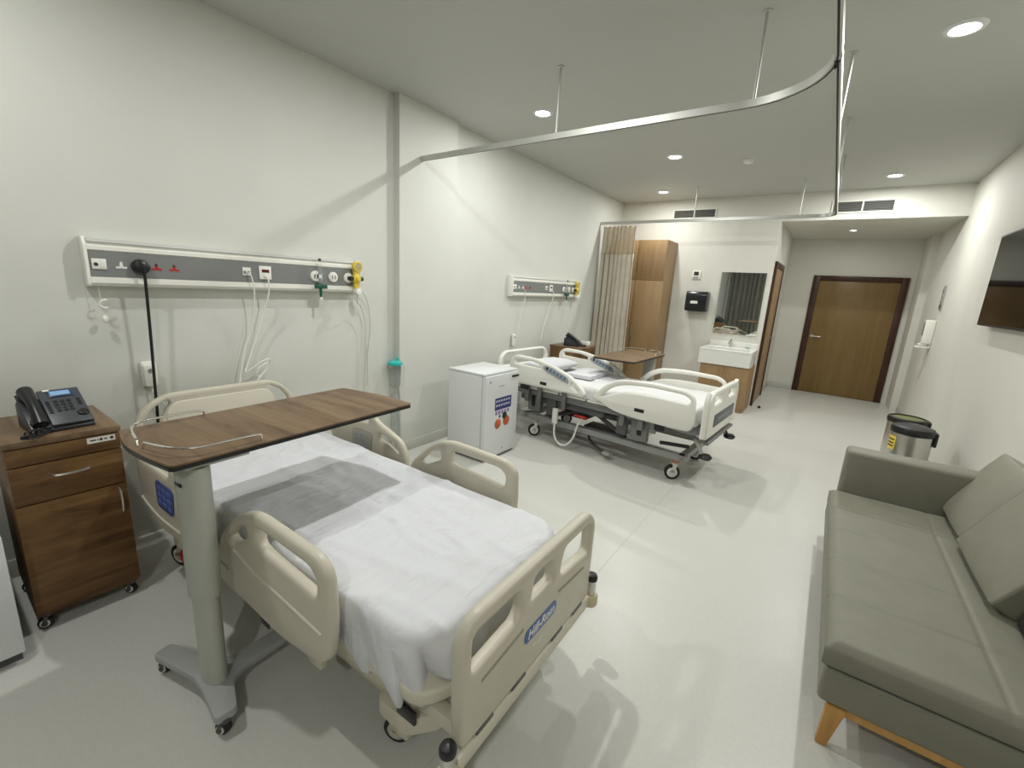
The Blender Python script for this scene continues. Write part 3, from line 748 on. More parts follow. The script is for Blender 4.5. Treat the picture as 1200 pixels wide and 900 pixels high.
# ================================================================ MATTRESSES
def sheet_mattress(name, label, x, y, rz, L, Wd, z0, z1, seed=0, gather=0.02, m=M_SHEET, droop=0.03, rc=0.10):
    """fitted-sheet mattress: concentric rounded-rectangle loops; local x 0..L"""
    t = bpy.data.objects.new(name, None)
    hx, hy = L/2, Wd/2
    def outline(inset, n_side=(90, 30), n_arc=22):
        ax, ay = hx-inset, hy-inset; r = max(rc-inset, 0.004); pts = []
        for cx, cy, a0, nn in ((ax-r, ay-r, 0, n_side[0]), (-(ax-r), ay-r, 90, n_side[1]), (-(ax-r), -(ay-r), 180, n_side[0]), (ax-r, -(ay-r), 270, n_side[1])):
            for k in range(n_arc+1):
                a = R(a0+90*k/n_arc); pts.append((cx+r*math.cos(a), cy+r*math.sin(a)))
            nx_ = {0: (-(ax-r), ay), 90: (-ax, -(ay-r)), 180: (ax-r, -ay), 270: (ax, ay-r)}[a0]
            lx, ly = pts[-1]
            for k in range(1, nn): pts.append((lx+(nx_[0]-lx)*k/nn, ly+(nx_[1]-ly)*k/nn))
        return pts
    H = z1-z0; rows = []
    er = 0.045
    levels = [(0.05, z0-0.004, 1.0), (0.018, z0-droop, 1.0), (0.0, z0-droop*0.6, 1.0)]
    for k in range(1, 11): levels.append((0.0, z0+(H-er)*k/10, 1-k/10))
    for k in range(1, 6):
        a = R(90*k/5); levels.append((er*(1-math.cos(a)), z1-er+er*math.sin(a), 0.0))
    ins = er
    while ins < hy-0.03:
        ins += 0.022; levels.append((min(ins, hy-0.02), z1, -1))
    vs = []; N = None
    for inset, z, side in levels:
        o = outline(inset); N = len(o)
        for i, (px, py) in enumerate(o):
            nrm = Vector((px, py)).normalized()
            zz = z; qx, qy = px, py
            if side >= 0:
                corner = max(0, 1-math.hypot(abs(px)-hx+0.04, abs(py)-hy+0.04)/0.42)
                if px < 0: corner *= 0.4
                w = 0.55*noise.noise(Vector((px*9+seed, py*9, z*2.2)))
                sgn = 1 if py < 0 else -1
                ph = (px*0.75+sgn*py*1.1)*(2*PI/0.13) + (z-z0)*26 + 3.2*noise.noise(Vector((px*3.5, py*3.5, seed+z*3)))
                w += corner*(1.5*abs(math.sin(ph*0.5))**0.6 - 0.75)
                amp = gather*(0.22+1.15*corner)*side**0.55
                qx += nrm.x*w*amp; qy += nrm.y*w*amp
                if side > 0.99: zz += droop*(0.9*noise.noise(Vector((px*11, py*11, seed+5)))*(0.4+corner) + 0.55*corner*math.sin(ph))
                zz -= corner*0.014*side
                if 0 < side < 0.99: zz += corner*0.006*math.sin(ph+1.2)
            # soft top undulation and sheet folds
            f = 0.004*noise.noise(Vector((px*4, py*5, seed))) + 0.005*abs(noise.noise(Vector((px*3+py*6, py*2.2-px, seed+9))))
            rg = abs(noise.noise(Vector((px*1.8+0.9*py, py*6.5+0.7*px, seed+3))))
            f += 0.008*max(0, 0.10-rg)/0.10
            if side <= 0: zz += f
            if side < 0:
                for fx in (-0.45, 0.15, 0.62): zz += 0.0022*math.exp(-((px-fx)/0.008)**2)
                for fy in (-0.02,): zz += 0.0022*math.exp(-((py-fy)/0.008)**2)
            vs.append((hx+qx, qy, zz))
    nl = len(levels); fs = []
    for l in range(nl-1):
        for i in range(N):
            j = (i+1) % N; fs.append((l*N+i, l*N+j, (l+1)*N+j, (l+1)*N+i))
    fs.append(tuple(range((nl-1)*N, nl*N))); fs.append(tuple(range(N-1, -1, -1)))
    bpy.data.objects.remove(t)
    o = MB().poly(vs, fs).build(name, m, None, angle=180)
    o.location = (x, y, 0); o.rotation_euler = (0, 0, rz)
    return tag(o, label, 'mattress')

# ================================================================ BED 1 (beige)
B1 = dict(x=0.18, y=1.095, rz=R(1.2))
def bed_beige():
    t = thing('hospital_bed', 'beige plastic hospital bed with white sheet in the foreground', 'bed', (B1['x'], B1['y'], 0), B1['rz'])
    # headboard
    hw = 0.44
    o = rnd([(-hw, 0.42), (-hw, 0.77), (-hw+0.06, 0.85), (-0.285, 0.90), (0.285, 0.90), (hw-0.06, 0.85), (hw, 0.77), (hw, 0.42)], 0.05)
    hl = [rnd([(s*(hw-0.035), 0.70), (s*(hw-0.04), 0.765), (s*(hw-0.085), 0.825), (s*0.285, 0.865), (s*0.27, 0.845), (s*(hw-0.12), 0.76), (s*(hw-0.11), 0.70)], 0.015) for s in (-1, 1)]
    hb = plate('headboard', [o]+hl, 0.042, 0.014, M_BEIGE, t, 'yz', 0.02)
    plate('headboard_panel', [rnd([(-0.27, 0.46), (0.27, 0.46), (0.30, 0.80), (0.25, 0.85), (-0.25, 0.85), (-0.30, 0.80)], 0.03)], 0.05, 0.006, M_BEIGE2, hb, 'yz', 0.02)
    # footboard with three windows
    fw = 0.415; zb, zt = 0.325, 0.735; x = 2.32
    o = rnd([(-fw+0.01, zb), (-fw, 0.45), (-fw-0.005, zt-0.06, 0.06), (-fw+0.05, zt, 0.06), (fw-0.05, zt, 0.06), (fw+0.005, zt-0.06, 0.06), (fw, 0.45), (fw-0.01, zb)], 0.03)
    def win(a, b, z0, z1, sl): return rnd([(a, z0+sl), (a+0.01, z1), (b-0.01, z1), (b, z0+sl*0.4)], 0.025)
    h1 = rnd([(-fw+0.045, 0.555), (-fw+0.045, 0.685), (-0.15, 0.685), (-0.125, 0.60), (-0.15, 0.575)], 0.025)
    h2 = rnd([(-0.075, 0.60), (-0.055, 0.685), (0.055, 0.685), (0.075, 0.60)], 0.02)
    h3 = rnd([(fw-0.045, 0.555), (fw-0.045, 0.685), (0.15, 0.685), (0.125, 0.60), (0.15, 0.575)], 0.025)
    fb = plate('footboard', [o, h1, h2, h3], 0.046, 0.016, M_BEIGE, t, 'yz', x)
    for s in (-1, 1):
        plate('recess_groove', [rnd([(s*0.115, 0.520), (s*0.115, 0.532), (s*0.33, 0.512), (s*0.33, 0.500)], 0.004)], 0.004, 0.0008, mat('groove_brown', (0.30, 0.27, 0.20), 0.5), fb, 'yz', x+0.0225)
    st = plate('brand_sticker', [rnd([(-0.105, 0.452), (0.105, 0.452), (0.105, 0.505), (-0.105, 0.505)], 0.026, 6)], 0.002, 0.0004, mat('sticker_blue', (0.06, 0.12, 0.36), 0.35), fb, 'yz', x+0.0245)
    text('brand_lettering', 'Hill-Rom', 0.048, M_WHITE, st, (x+0.0262, 0.0, 0.479), (0, 1, 0), (0, 0, 1), depth=0.0005, shear=0.2)
    mk = MB()
    for k in range(3): mk.box(x+0.0232, x+0.0244, -0.045+k*0.018, -0.02+k*0.018, 0.41-0.0, 0.416)
    mk.build('care_marks', M_WHITE, fb)
    for a in (-0.30, -0.12, 0.14, 0.31):
        MB().box(x-0.01, x+0.0245, a-0.04, a+0.04, zb-0.004, zb+0.008).build('drain_slot', M_GREYD, fb, bevel=0.002)
    # foot rails
    fo = [(1.14, 0.50, 0.05), (1.19, 0.60, 0.06), (1.34, 0.735, 0.08), (1.46, 0.785, 0.06), (1.84, 0.775, 0.07), (1.895, 0.73, 0.04), (1.905, 0.55, 0.06), (1.885, 0.43, 0.05), (1.83, 0.385, 0.04), (1.60, 0.355, 0.05), (1.36, 0.37, 0.06), (1.20, 0.37, 0.03), (1.13, 0.395, 0.03)]
    hm = rnd([(1.49, 0.735), (1.80, 0.728), (1.838, 0.70), (1.832, 0.632), (1.79, 0.635), (1.53, 0.655), (1.475, 0.67)], 0.025)
    hs = rnd([(1.25, 0.605), (1.33, 0.685), (1.40, 0.715), (1.415, 0.66), (1.36, 0.635), (1.30, 0.60)], 0.02)
    for s in (-1, 1):
        y = s*0.492
        r = plate('foot_side_rail', [rnd(fo, 0.04), hm, hs], 0.044, 0.017, M_BEIGE, t, 'xz', y)
        yo = y+s*0.0215
        MB().tube(smooth_pts([(1.30, yo, 0.575), (1.45, yo, 0.545), (1.62, yo, 0.535), (1.80, yo, 0.52), (1.86, yo, 0.515)], 6), 0.006, 8).build('rail_ridge', M_BEIGE2, r)
        MB().box(1.17, 1.23, yo-0.004, yo+0.004, 0.455, 0.475).build('latch_mark', M_GREYM, r, bevel=0.003)
        MB().box(1.42, 1.50, y-s*0.03-0.015, y-s*0.03+0.015, 0.30, 0.44).build('rail_bracket', M_BEIGEM, r, bevel=0.006)
        MB().box(1.70, 1.78, y-s*0.03-0.015, y-s*0.03+0.015, 0.30, 0.44).build('rail_bracket', M_BEIGEM, r, bevel=0.006)
        MB().box(1.43, 1.49, y+s*0.0-0.006, y+s*0.006+0.006, 0.315, 0.352).build('rail_latch', M_BLACK, r, bevel=0.004)
        # head rails
        ho = [(0.36, 0.60, 0.05), (0.36, 0.74, 0.06), (0.44, 0.80, 0.05), (0.80, 0.79, 0.07), (0.86, 0.735, 0.05), (0.97, 0.705, 0.05), (1.07, 0.66, 0.08), (1.11, 0.585, 0.04), (1.115, 0.50, 0.04), (1.05, 0.43, 0.05), (0.60, 0.40, 0.06), (0.42, 0.46, 0.05)]
        hh = rnd([(0.87, 0.68), (0.96, 0.665), (1.05, 0.60), (1.04, 0.575), (0.95, 0.62), (0.87, 0.63)], 0.015)
        hh2 = rnd([(0.42, 0.70), (0.45, 0.755), (0.76, 0.752), (0.775, 0.72), (0.74, 0.70)], 0.015)
        yh = s*0.515
        r = plate('head_side_rail', [rnd(ho, 0.05), hh, hh2], 0.042, 0.016, M_BEIGE, t, 'xz', yh)
        for sd, nm in ((s, 'outer'), (-s, 'inner')):
            yo = yh+sd*0.0205
            k = MB().prism(rnd([(0.62, 0.53), (0.80, 0.53), (0.82, 0.66), (0.62, 0.66)], 0.03), min(yo, yo+sd*0.006), max(yo, yo+sd*0.006), axis='y').build('control_panel', M_NAVY if sd == s else mat('panel_taupe', (0.42, 0.39, 0.31), 0.4), r, bevel=0.002)
            for i in range(3):
                for j in range(3):
                    c = (0.66+i*0.055, yo+sd*0.006, 0.56+j*0.035)
                    MB().box(c[0]-0.019, c[0]+0.019, c[1]-0.0015, c[1]+0.0015, c[2]-0.012, c[2]+0.012).build('control_button', mat('button_blue', (0.10, 0.16, 0.45), 0.4) if sd == s else M_BLUE2, k, bevel=0.001)
        MB().tube(smooth_pts([(0.40, yh+s*0.021, 0.50), (0.60, yh+s*0.021, 0.465), (0.90, yh+s*0.021, 0.48), (1.08, yh+s*0.021, 0.52)], 6), 0.006, 8).build('rail_ridge', M_BEIGE2, r)
        MB().box(0.60, 0.68, yh-s*0.035-0.015, yh-s*0.035+0.015, 0.30, 0.44).build('rail_bracket', M_BEIGEM, r, bevel=0.006)
        MB().box(0.90, 0.98, yh-s*0.035-0.015, yh-s*0.035+0.015, 0.30, 0.44).build('rail_bracket', M_BEIGEM, r, bevel=0.006)
        MB().box(0.86, 0.92, yh-0.008, yh+0.008, 0.36, 0.40).build('rail_latch', M_BLACK, r, bevel=0.004)
    # mattress deck with rounded foot tray
    plate('mattress_deck', [rnd([(0.08, -0.43), (2.20, -0.43, 0.12), (2.26, -0.30, 0.1), (2.26, 0.30, 0.1), (2.20, 0.43, 0.12), (0.08, 0.43)], 0.05, 8)], 0.05, 0.012, M_BEIGE2, t, 'xy', 0.410)
    plate('deck_skirt', [rnd([(1.30, -0.405), (2.17, -0.405, 0.12), (2.22, -0.29, 0.1), (2.22, 0.29, 0.1), (2.17, 0.405, 0.12), (1.30, 0.405)], 0.05, 8)], 0.05, 0.012, M_BEIGE, t, 'xy', 0.362)
    for s in (-1, 1):
        MB().box(0.15, 2.12, s*0.36-0.025, s*0.36+0.025, 0.28, 0.336).build('deck_beam', M_BEIGEM, t, bevel=0.006)
        MB().box(0.25, 2.10, s*0.28-0.03, s*0.28+0.03, 0.135, 0.20).build('base_beam', M_BEIGEM, t, bevel=0.008)
        # stub beams carrying the footboard
        MB().box(2.10, 2.30, s*0.26-0.03, s*0.26+0.03, 0.27, 0.335).build('foot_beam', mat('beam_cream', (0.62, 0.59, 0.48), 0.35), t, bevel=0.005)
        MB().box(2.02, 2.296, s*0.34-0.022, s*0.34+0.022, 0.285, 0.332).build('foot_beam', mat('beam_cream', (0.62, 0.59, 0.48), 0.35), t, bevel=0.004)
        # scissor lift arms
        for a, b in (((0.45, 0.17), (1.15, 0.31)), ((1.95, 0.17), (1.25, 0.31))):
            MB().tube([(a[0], s*0.20, a[1]), (b[0], s*0.20, b[1])], 0.028, 8).build('lift_arm', M_BEIGEM, t)
        # corner bumper rollers
        yb = s*0.455
        MB().lathe([(0.030, 0.255), (0.034, 0.262), (0.034, 0.30), (0.030, 0.306)], (2.335, yb, 0), n=24).build('bumper_roller', mat('roller_cream', (0.60, 0.52, 0.34), 0.4), t)
        MB().cyl((2.335, yb, 0.306), (2.335, yb, 0.375), 0.021, n=18).build('bumper_post', M_STEEL, t)
        MB().lathe([(0.024, 0.375), (0.025, 0.39), (0.020, 0.40), (0.004, 0.404)], (2.335, yb, 0), n=20).build('bumper_cap', M_BLACK, t)
        caster(t, 1.96, s*0.31, 0.05, M_RUBBER, M_GREYM, M_BEIGEM, top=0.20, rz=R(200 if s < 0 else 160), width=0.04)
        caster(t, 0.32, s*0.37, 0.062, M_RUBBER, M_OFFW, M_BEIGEM, top=0.20, rz=R(20), width=0.04)
        MB().box(0.405, 0.50, s*0.385-0.04, s*0.385+0.04, 0.085, 0.15).build('brake_pedal', M_RED, t, bevel=0.015)
        # corner shrouds under the tray
        MB().prism(rnd([(1.98, s*0.30), (1.98, s*0.41), (2.12, s*0.41), (2.19, s*0.33), (2.19, s*0.30)], 0.03), 0.215, 0.28, axis='z').build('corner_shroud', M_BEIGE, t, bevel=0.006)
        MB().box(2.08, 2.16, s*0.405-0.006, s*0.405+0.006, 0.285, 0.33).build('foot_latch', M_BLACK, t, bevel=0.003)
    MB().box(2.296, 2.345, -0.42, 0.42, 0.262, 0.318).build('foot_crossbar', M_BEIGE2, t, bevel=0.008)
    MB().box(0.10, 0.16, -0.36, 0.36, 0.285, 0.335).build('head_crossbar', M_BEIGEM, t, bevel=0.006)
    for x0 in (0.29, 2.02): MB().box(x0, x0+0.07, -0.38, 0.38, 0.14, 0.205).build('base_crossbar', M_BEIGEM, t, bevel=0.008)
    for s in (-1, 1): MB().box(0.005, 0.12, s*0.33-0.02, s*0.33+0.02, 0.29, 0.45).build('headboard_post', M_BEIGEM, t, bevel=0.004)
    return t
bed_beige()
sheet_mattress('bed_mattress', 'mattress under a creased white sheet on the beige bed', B1['x']+0.125, B1['y']+0.002, B1['rz'], 2.085, 0.865, 0.440, 0.60, seed=2, gather=0.042, droop=0.042, rc=0.15)

# ================================================================ BED 2 (white)
B2 = dict(x=0.26, y=4.29, rz=R(-3.6))
def bed_white():
    t = thing('hospital_bed', 'white electric hospital bed with raised arched rails near the sink', 'bed', (B2['x'], B2['y'], 0), B2['rz'])
    hw = 0.46
    o = rnd([(-hw, 0.50), (-hw-0.01, 0.80, 0.1), (-hw+0.08, 0.885, 0.1), (hw-0.08, 0.885, 0.1), (hw+0.01, 0.80, 0.1), (hw, 0.50)], 0.03)
    h = rnd([(-hw+0.06, 0.72), (-hw+0.05, 0.80, 0.06), (-hw+0.11, 0.852, 0.05), (hw-0.11, 0.852, 0.05), (hw-0.05, 0.80, 0.06), (hw-0.06, 0.72)], 0.03)
    plate('headboard', [o, h], 0.045, 0.017, M_WHITE, t, 'yz', 0.02)
    # footboard
    x = 2.245
    o = rnd([(-hw+0.02, 0.45), (-hw-0.005, 0.78, 0.09), (-hw+0.09, 0.85, 0.1), (hw-0.09, 0.85, 0.1), (hw+0.005, 0.78, 0.09), (hw-0.02, 0.45)], 0.03)
    hs = [rnd([(s*0.10, 0.73), (s*0.10, 0.80), (s*0.33, 0.80), (s*0.34, 0.73)], 0.025) for s in (-1, 1)]
    fb = plate('footboard', [o]+hs, 0.05, 0.018, M_WHITE, t, 'yz', x)
    pn = plate('name_panel', [rnd([(-0.30, 0.535), (0.34, 0.535), (0.34, 0.645), (-0.30, 0.645)], 0.008)], 0.004, 0.001, mat('name_panel_grey', (0.10, 0.11, 0.13), 0.4), fb, 'yz', x+0.0265)
    mk = MB()
    for k in range(6): mk.box(x+0.0285, x+0.0290, -0.16+k*0.062, -0.12+k*0.062, 0.578, 0.602)
    mk.build('panel_print', mat('panel_print', (0.30, 0.31, 0.33), 0.5), pn)
    for s in (-1, 1):
        MB().tube(smooth_pts([(x-0.005, s*(hw+0.012), 0.47), (x-0.005, s*(hw+0.016), 0.65), (x-0.005, s*(hw+0.012), 0.78), (x-0.005, s*(hw-0.02), 0.842)], 6), 0.020, 10).build('corner_grip', M_WHITE, t)
    fo = rnd([(1.225, 0.61, 0.02), (1.33, 0.75, 0.08), (1.48, 0.835, 0.10), (1.75, 0.855, 0.1), (2.07, 0.845, 0.09), (2.155, 0.80, 0.06), (2.175, 0.57, 0.05), (2.14, 0.505, 0.05), (2.01, 0.50, 0.05), (1.60, 0.51, 0.1), (1.43, 0.535, 0.1), (1.31, 0.585, 0.06)], 0.05, 6)
    fh = rnd([(1.315, 0.64, 0.02), (1.40, 0.735, 0.06), (1.52, 0.788, 0.1), (1.75, 0.812, 0.1), (2.06, 0.805, 0.05), (2.12, 0.775, 0.03), (2.115, 0.735, 0.02), (1.76, 0.745, 0.1), (1.52, 0.725, 0.08), (1.42, 0.68, 0.05)], 0.03, 5)
    ho = rnd([(0.215, 0.62, 0.04), (0.20, 0.83, 0.05), (0.28, 0.89, 0.06), (0.53, 0.885, 0.1), (0.76, 0.84, 0.1), (0.98, 0.77, 0.1), (1.115, 0.67, 0.05), (1.15, 0.62, 0.02), (1.12, 0.58, 0.03), (1.03, 0.595, 0.06), (0.81, 0.59, 0.1), (0.30, 0.585, 0.05)], 0.04, 6)
    hh1 = rnd([(0.275, 0.80), (0.27, 0.842), (0.50, 0.845), (0.61, 0.825), (0.615, 0.79), (0.50, 0.79)], 0.015)
    hh2 = rnd([(0.985, 0.712), (1.04, 0.672), (1.075, 0.635), (1.05, 0.632), (0.99, 0.668)], 0.012)
    for s in (-1, 1):
        y = s*0.475
        r = plate('foot_side_rail', [fo, fh], 0.044, 0.016, M_WHITE, t, 'xz', y)
        MB().box(1.655, 1.745, y+s*0.022-0.002, y+s*0.022+0.003, 0.575, 0.607).build('release_handle', M_BLACK, r, bevel=0.002)
        MB().box(1.845, 1.935, y-0.014, y+0.014, 0.45, 0.51).build('rail_hinge', M_BLACK, r, bevel=0.006)
        for bx in (1.50, 1.68, 1.80): MB().box(bx, bx+0.05, y-s*0.035-0.012, y-s*0.035+0.012, 0.40, 0.56).build('rail_bracket', M_FRAME, r, bevel=0.005)
        r = plate('head_side_rail', [ho, hh1, hh2], 0.044, 0.016, M_WHITE, t, 'xz', y)
        MB().box(0.62, 0.70, y+s*0.022-0.002, y+s*0.022+0.003, 0.625, 0.657).build('release_handle', M_BLACK, r, bevel=0.002)
        for sd in (s, -s):
            yo = y+sd*0.0215
            k = MB().prism(rnd([(0.64, 0.80), (0.67, 0.835), (0.77, 0.815), (0.95, 0.752), (0.965, 0.690), (0.86, 0.715), (0.70, 0.765)], 0.02), min(yo, yo+sd*0.005), max(yo, yo+sd*0.005), axis='y').build('control_panel', M_BLUE2, r, bevel=0.002)
            for i in range(6):
                cx, cz = 0.70+i*0.043, 0.805-i*0.0135
                MB().box(cx-0.013, cx+0.013, yo+sd*0.005-0.0015, yo+sd*0.005+0.0015, cz-0.014, cz+0.014).build('control_button', M_BLUE3 if i else M_BLACK, k, bevel=0.001)
        for bx in (0.40, 0.56, 0.86): MB().box(bx, bx+0.05, y-s*0.035-0.012, y-s*0.035+0.012, 0.40, 0.62).build('rail_bracket', M_FRAME, r, bevel=0.005)
        MB().box(0.36, 0.46, y-0.014, y+0.014, 0.535, 0.585).build('rail_hinge', M_BLACK, r, bevel=0.006)
    # deck in sections
    for a, b in ((0.10, 0.80), (0.815, 1.12), (1.135, 2.17)):
        MB().box(a, b, -0.42, 0.42, 0.535, 0.558).build('deck_section', M_OFFW, t, bevel=0.006)
    for s in (-1, 1):
        MB().box(0.10, 2.20, s*0.40-0.022, s*0.40+0.022, 0.475, 0.533).build('upper_beam', M_FRAME, t, bevel=0.005)
        MB().box(0.30, 2.12, s*0.33-0.03, s*0.33+0.03, 0.185, 0.245).build('base_beam', M_FRAME2, t, bevel=0.006)
        MB().box(0.30, 1.30, s*0.36-0.02, s*0.36+0.02, 0.40, 0.47).build('inner_beam', M_GREYD, t, bevel=0.004)
        # motor and bracket blocks under the deck
        for bx, w_, zz, m_ in ((0.42, 0.16, 0.30, M_FRAME), (0.46, 0.06, 0.345, M_BLACK), (0.66, 0.11, 0.30, M_GREYD), (1.46, 0.10, 0.30, M_GREYD), (1.60, 0.16, 0.285, M_FRAME), (1.66, 0.055, 0.33, M_BLACK)):
            MB().box(bx, bx+w_, s*0.375-0.03, s*0.375+0.03, zz, 0.47).build('lift_bracket', m_, t, bevel=0.005)
        MB().tube([(0.55, s*0.24, 0.22), (1.15, s*0.24, 0.44)], 0.022, 8).build('lift_arm', M_GREYD, t)
        MB().tube([(1.50, s*0.24, 0.22), (1.05, s*0.24, 0.44)], 0.022, 8).build('lift_arm', M_GREYD, t)
        MB().box(1.86, 2.12, s*0.33-0.012, s*0.33+0.012, 0.30, 0.33, rot=Matrix.Rotation(R(-6), 3, 'Y')).build('brake_link', M_BLACK, t, bevel=0.004)
        MB().tube(smooth_pts([(2.16, s*0.37, 0.42), (2.21, s*0.38, 0.37), (2.235, s*0.385, 0.31)], 6), 0.016, 8).build('pedal_arm', M_GREYM, t)
        MB().lathe([(0.004, 0.272), (0.045, 0.282), (0.055, 0.30), (0.040, 0.318), (0.004, 0.324)], (2.27, s*0.385, 0), n=20).build('brake_pedal', M_BLACK, t)
        for cx in (0.49, 2.02):
            caster(t, cx, s*0.33, 0.066, M_RUBBER, M_WHITE, mat('caster_grey', (0.62, 0.61, 0.57), 0.4), top=0.19, rz=R(25 if s < 0 else 12) if cx > 1 else R(38), width=0.036)
        MB().box(1.985, 2.055, s*0.33-0.025, s*0.33+0.025, 0.158, 0.184).build('brake_collar', mat('collar_brown', (0.36, 0.16, 0.10), 0.5), t, bevel=0.004)
        MB().box(0.02, 0.11, s*0.33-0.02, s*0.33+0.02, 0.48, 0.62).build('headboard_post', M_STEEL, t, bevel=0.004)
        MB().box(2.17, 2.23, s*0.34-0.02, s*0.34+0.02, 0.44, 0.53).build('footboard_post', M_STEEL, t, bevel=0.004)
    for x0 in (0.34, 2.04): MB().box(x0, x0+0.06, -0.36, 0.36, 0.19, 0.245).build('base_crossbar', M_FRAME2, t, bevel=0.006)
    for x0 in (0.11, 2.15): MB().box(x0, x0+0.05, -0.378, 0.378, 0.475, 0.53).build('upper_crossbar', M_STEEL, t, bevel=0.005)
    MB().box(2.24, 2.28, -0.40, 0.40, 0.40, 0.425).build('foot_bumper', M_FRAME, t, bevel=0.005)
    MB().tube([(2.27, 0.18, 0.41), (2.30, 0.18, 0.36), (2.33, 0.19, 0.36)], 0.010, 8).build('drain_hook', M_BLACK, t)
    # actuator, control box, red release lever
    MB().box(0.70, 1.00, -0.16, 0.04, 0.26, 0.36).build('control_box', M_BLACK, t, bevel=0.01)
    MB().cyl((0.95, 0.05, 0.32), (1.45, 0.05, 0.36), 0.03).build('actuator', M_GREYD, t)
    MB().tube(rnd3([(1.00, -0.39, 0.36), (1.03, -0.43, 0.375), (1.11, -0.43, 0.375), (1.14, -0.39, 0.36)], 0.03), 0.014, 8).build('release_lever', M_RED, t)
    # hanging hand control with loop cable
    hc = MB().box(0.77, 0.83, -0.455, -0.425, 0.24, 0.40).build('hand_control', M_OFFW, t, bevel=0.008)
    MB().tube(smooth_pts([(0.80, -0.44, 0.24), (0.81, -0.445, 0.12), (0.87, -0.45, 0.045), (0.96, -0.45, 0.05), (1.03, -0.44, 0.14), (1.06, -0.42, 0.28), (1.10, -0.40, 0.36)], 8), 0.010, 8).build('control_cable', M_OFFW, hc)
    # foot pump bar near the floor
    MB().tube(smooth_pts([(1.02, -0.10, 0.10), (1.10, -0.20, 0.075), (1.25, -0.30, 0.06), (1.36, -0.36, 0.06)], 6), 0.014, 8).build('column_pedal_arm', M_GREYD, t)
    MB().box(1.34, 1.42, -0.40, -0.33, 0.045, 0.075).build('column_pedal', M_GREYM, t, bevel=0.008)
    MB().box(0.95, 1.35, -0.10, 0.10, 0.11, 0.19).build('lift_column_base', M_GREYD, t, bevel=0.01)
    return t
bed_white()
def b2(lx, ly):
    c, s = math.cos(B2['rz']), math.sin(B2['rz']); return (B2['x']+c*lx-s*ly, B2['y']+s*lx+c*ly)
px_, py_ = b2(0.10, 0)
sheet_mattress('bed_mattress', 'white covered mattress lying on the white electric bed', px_, py_, B2['rz'], 2.08, 0.84, 0.56, 0.685, seed=11, gather=0.006, droop=0.0, m=mat('white_cover', (0.70, 0.70, 0.70), 0.7, bump=0.08, bump_scale=500))

def pillow(label, x, y, z, rz, L, Wd, T, tilt=0.0):
    vs = []; fs = []; n = 22; mI = 16
    for side in (1, -1):
        for i in range(n+1):
            for j in range(mI+1):
                u, v = i/n*2-1, j/mI*2-1
                e = max(0, (1-abs(u)**2.6))**0.5*max(0, (1-abs(v)**2.6))**0.5
                px, py = u*Wd/2*(1-0.06*v*v), v*L/2*(1-0.05*u*u)
                pz = side*T/2*e + 0.006*noise.noise(Vector((px*9, py*9, side)))*e
                vs.append((px, py, pz+T*0.42))
    k = (n+1)*(mI+1)
    for s_ in range(2):
        for i in range(n):
            for j in range(mI):
                a = s_*k+i*(mI+1)+j; q = (a, a+1, a+mI+2, a+mI+1); fs.append(q if s_ else q[::-1])
    mb = MB().poly(vs, fs); bmesh.ops.remove_doubles(mb.bm, verts=mb.bm.verts, dist=1e-4)
    o = mb.build('pillow', M_SHEET, angle=180); o.location = (x, y, z); o.rotation_euler = (0, tilt, rz)
    return tag(o, label, 'pillow')
px_, py_ = b2(0.42, 0.0)
pillow('plump white pillow at the head of the white electric bed', px_, py_, 0.705, B2['rz'], 0.62, 0.40, 0.12)
px_, py_ = b2(0.86, 0.05)
fl = MB()
for k in range(3): fl.box(-0.15+0.004*k, 0.15-0.003*k, -0.24+0.003*k, 0.24-0.004*k, 0.012*k, 0.012*k+0.0115)
fo = fl.build('folded_sheet', M_SHEET, bevel=0.004); fo.location = (px_, py_, 0.697); fo.rotation_euler = (0, 0, B2['rz']+0.05)
tag(fo, 'flat folded white linen lying beside the pillow on the white bed', 'linen')

# ================================================================ FRIDGE
t = thing('mini_fridge', 'small white fridge with blue and orange fruit sticker between the beds', 'fridge', (0.585, 3.175, 0))
MB().box(-0.225, 0.175, -0.25, 0.25, 0.02, 0.805).build('cabinet', M_WHITE2, t, bevel=0.006)
MB().box(-0.225, 0.205, -0.252, 0.252, 0.806, 0.825).build('top_panel', M_WHITE2, t, bevel=0.005)
dr = MB().box(0.182, 0.225, -0.25, 0.25, 0.025, 0.803).build('door', M_WHITE2, t, bevel=0.008)
MB().box(0.175, 0.182, -0.24, 0.24, 0.04, 0.795).build('door_gasket', mat('gasket_grey', (0.45, 0.47, 0.47), 0.6), dr)
MB().box(0.2255, 0.235, 0.13, 0.235, 0.755, 0.775).build('door_grip', M_BLACK, dr, bevel=0.003)
MB().box(0.225, 0.2262, -0.06, 0.02, 0.69, 0.698).build('name_badge', M_GREYM, dr)
MB().cyl((0.225, -0.19, 0.75), (0.2275, -0.19, 0.75), 0.012, n=14).build('lock', M_GREYM, dr)
MB().cyl((0.225, 0.03, 0.08), (0.2275, 0.03, 0.08), 0.010, n=14).build('cap_screw', M_GREYM, dr)
st = MB().box(0.225, 0.2258, -0.11, 0.14, 0.47, 0.585).build('sticker_band', mat('sticker_navy', (0.045, 0.05, 0.20), 0.35), dr)
mk = MB()
for r_ in range(2):
    for k in range(6): mk.box(0.2258, 0.2261, -0.095+k*0.037, -0.07+k*0.037, 0.545-r_*0.042, 0.565-r_*0.042)
mk.build('sticker_print', mat('sticker_white', (0.55, 0.56, 0.66), 0.4), st)
s2 = MB()
for k in range(5): s2.box(0.225, 0.2256, -0.10+k*0.045, -0.068+k*0.045, 0.425, 0.462)
s2.build('sticker_letters', mat('sticker_lilac', (0.30, 0.20, 0.42), 0.4), dr)
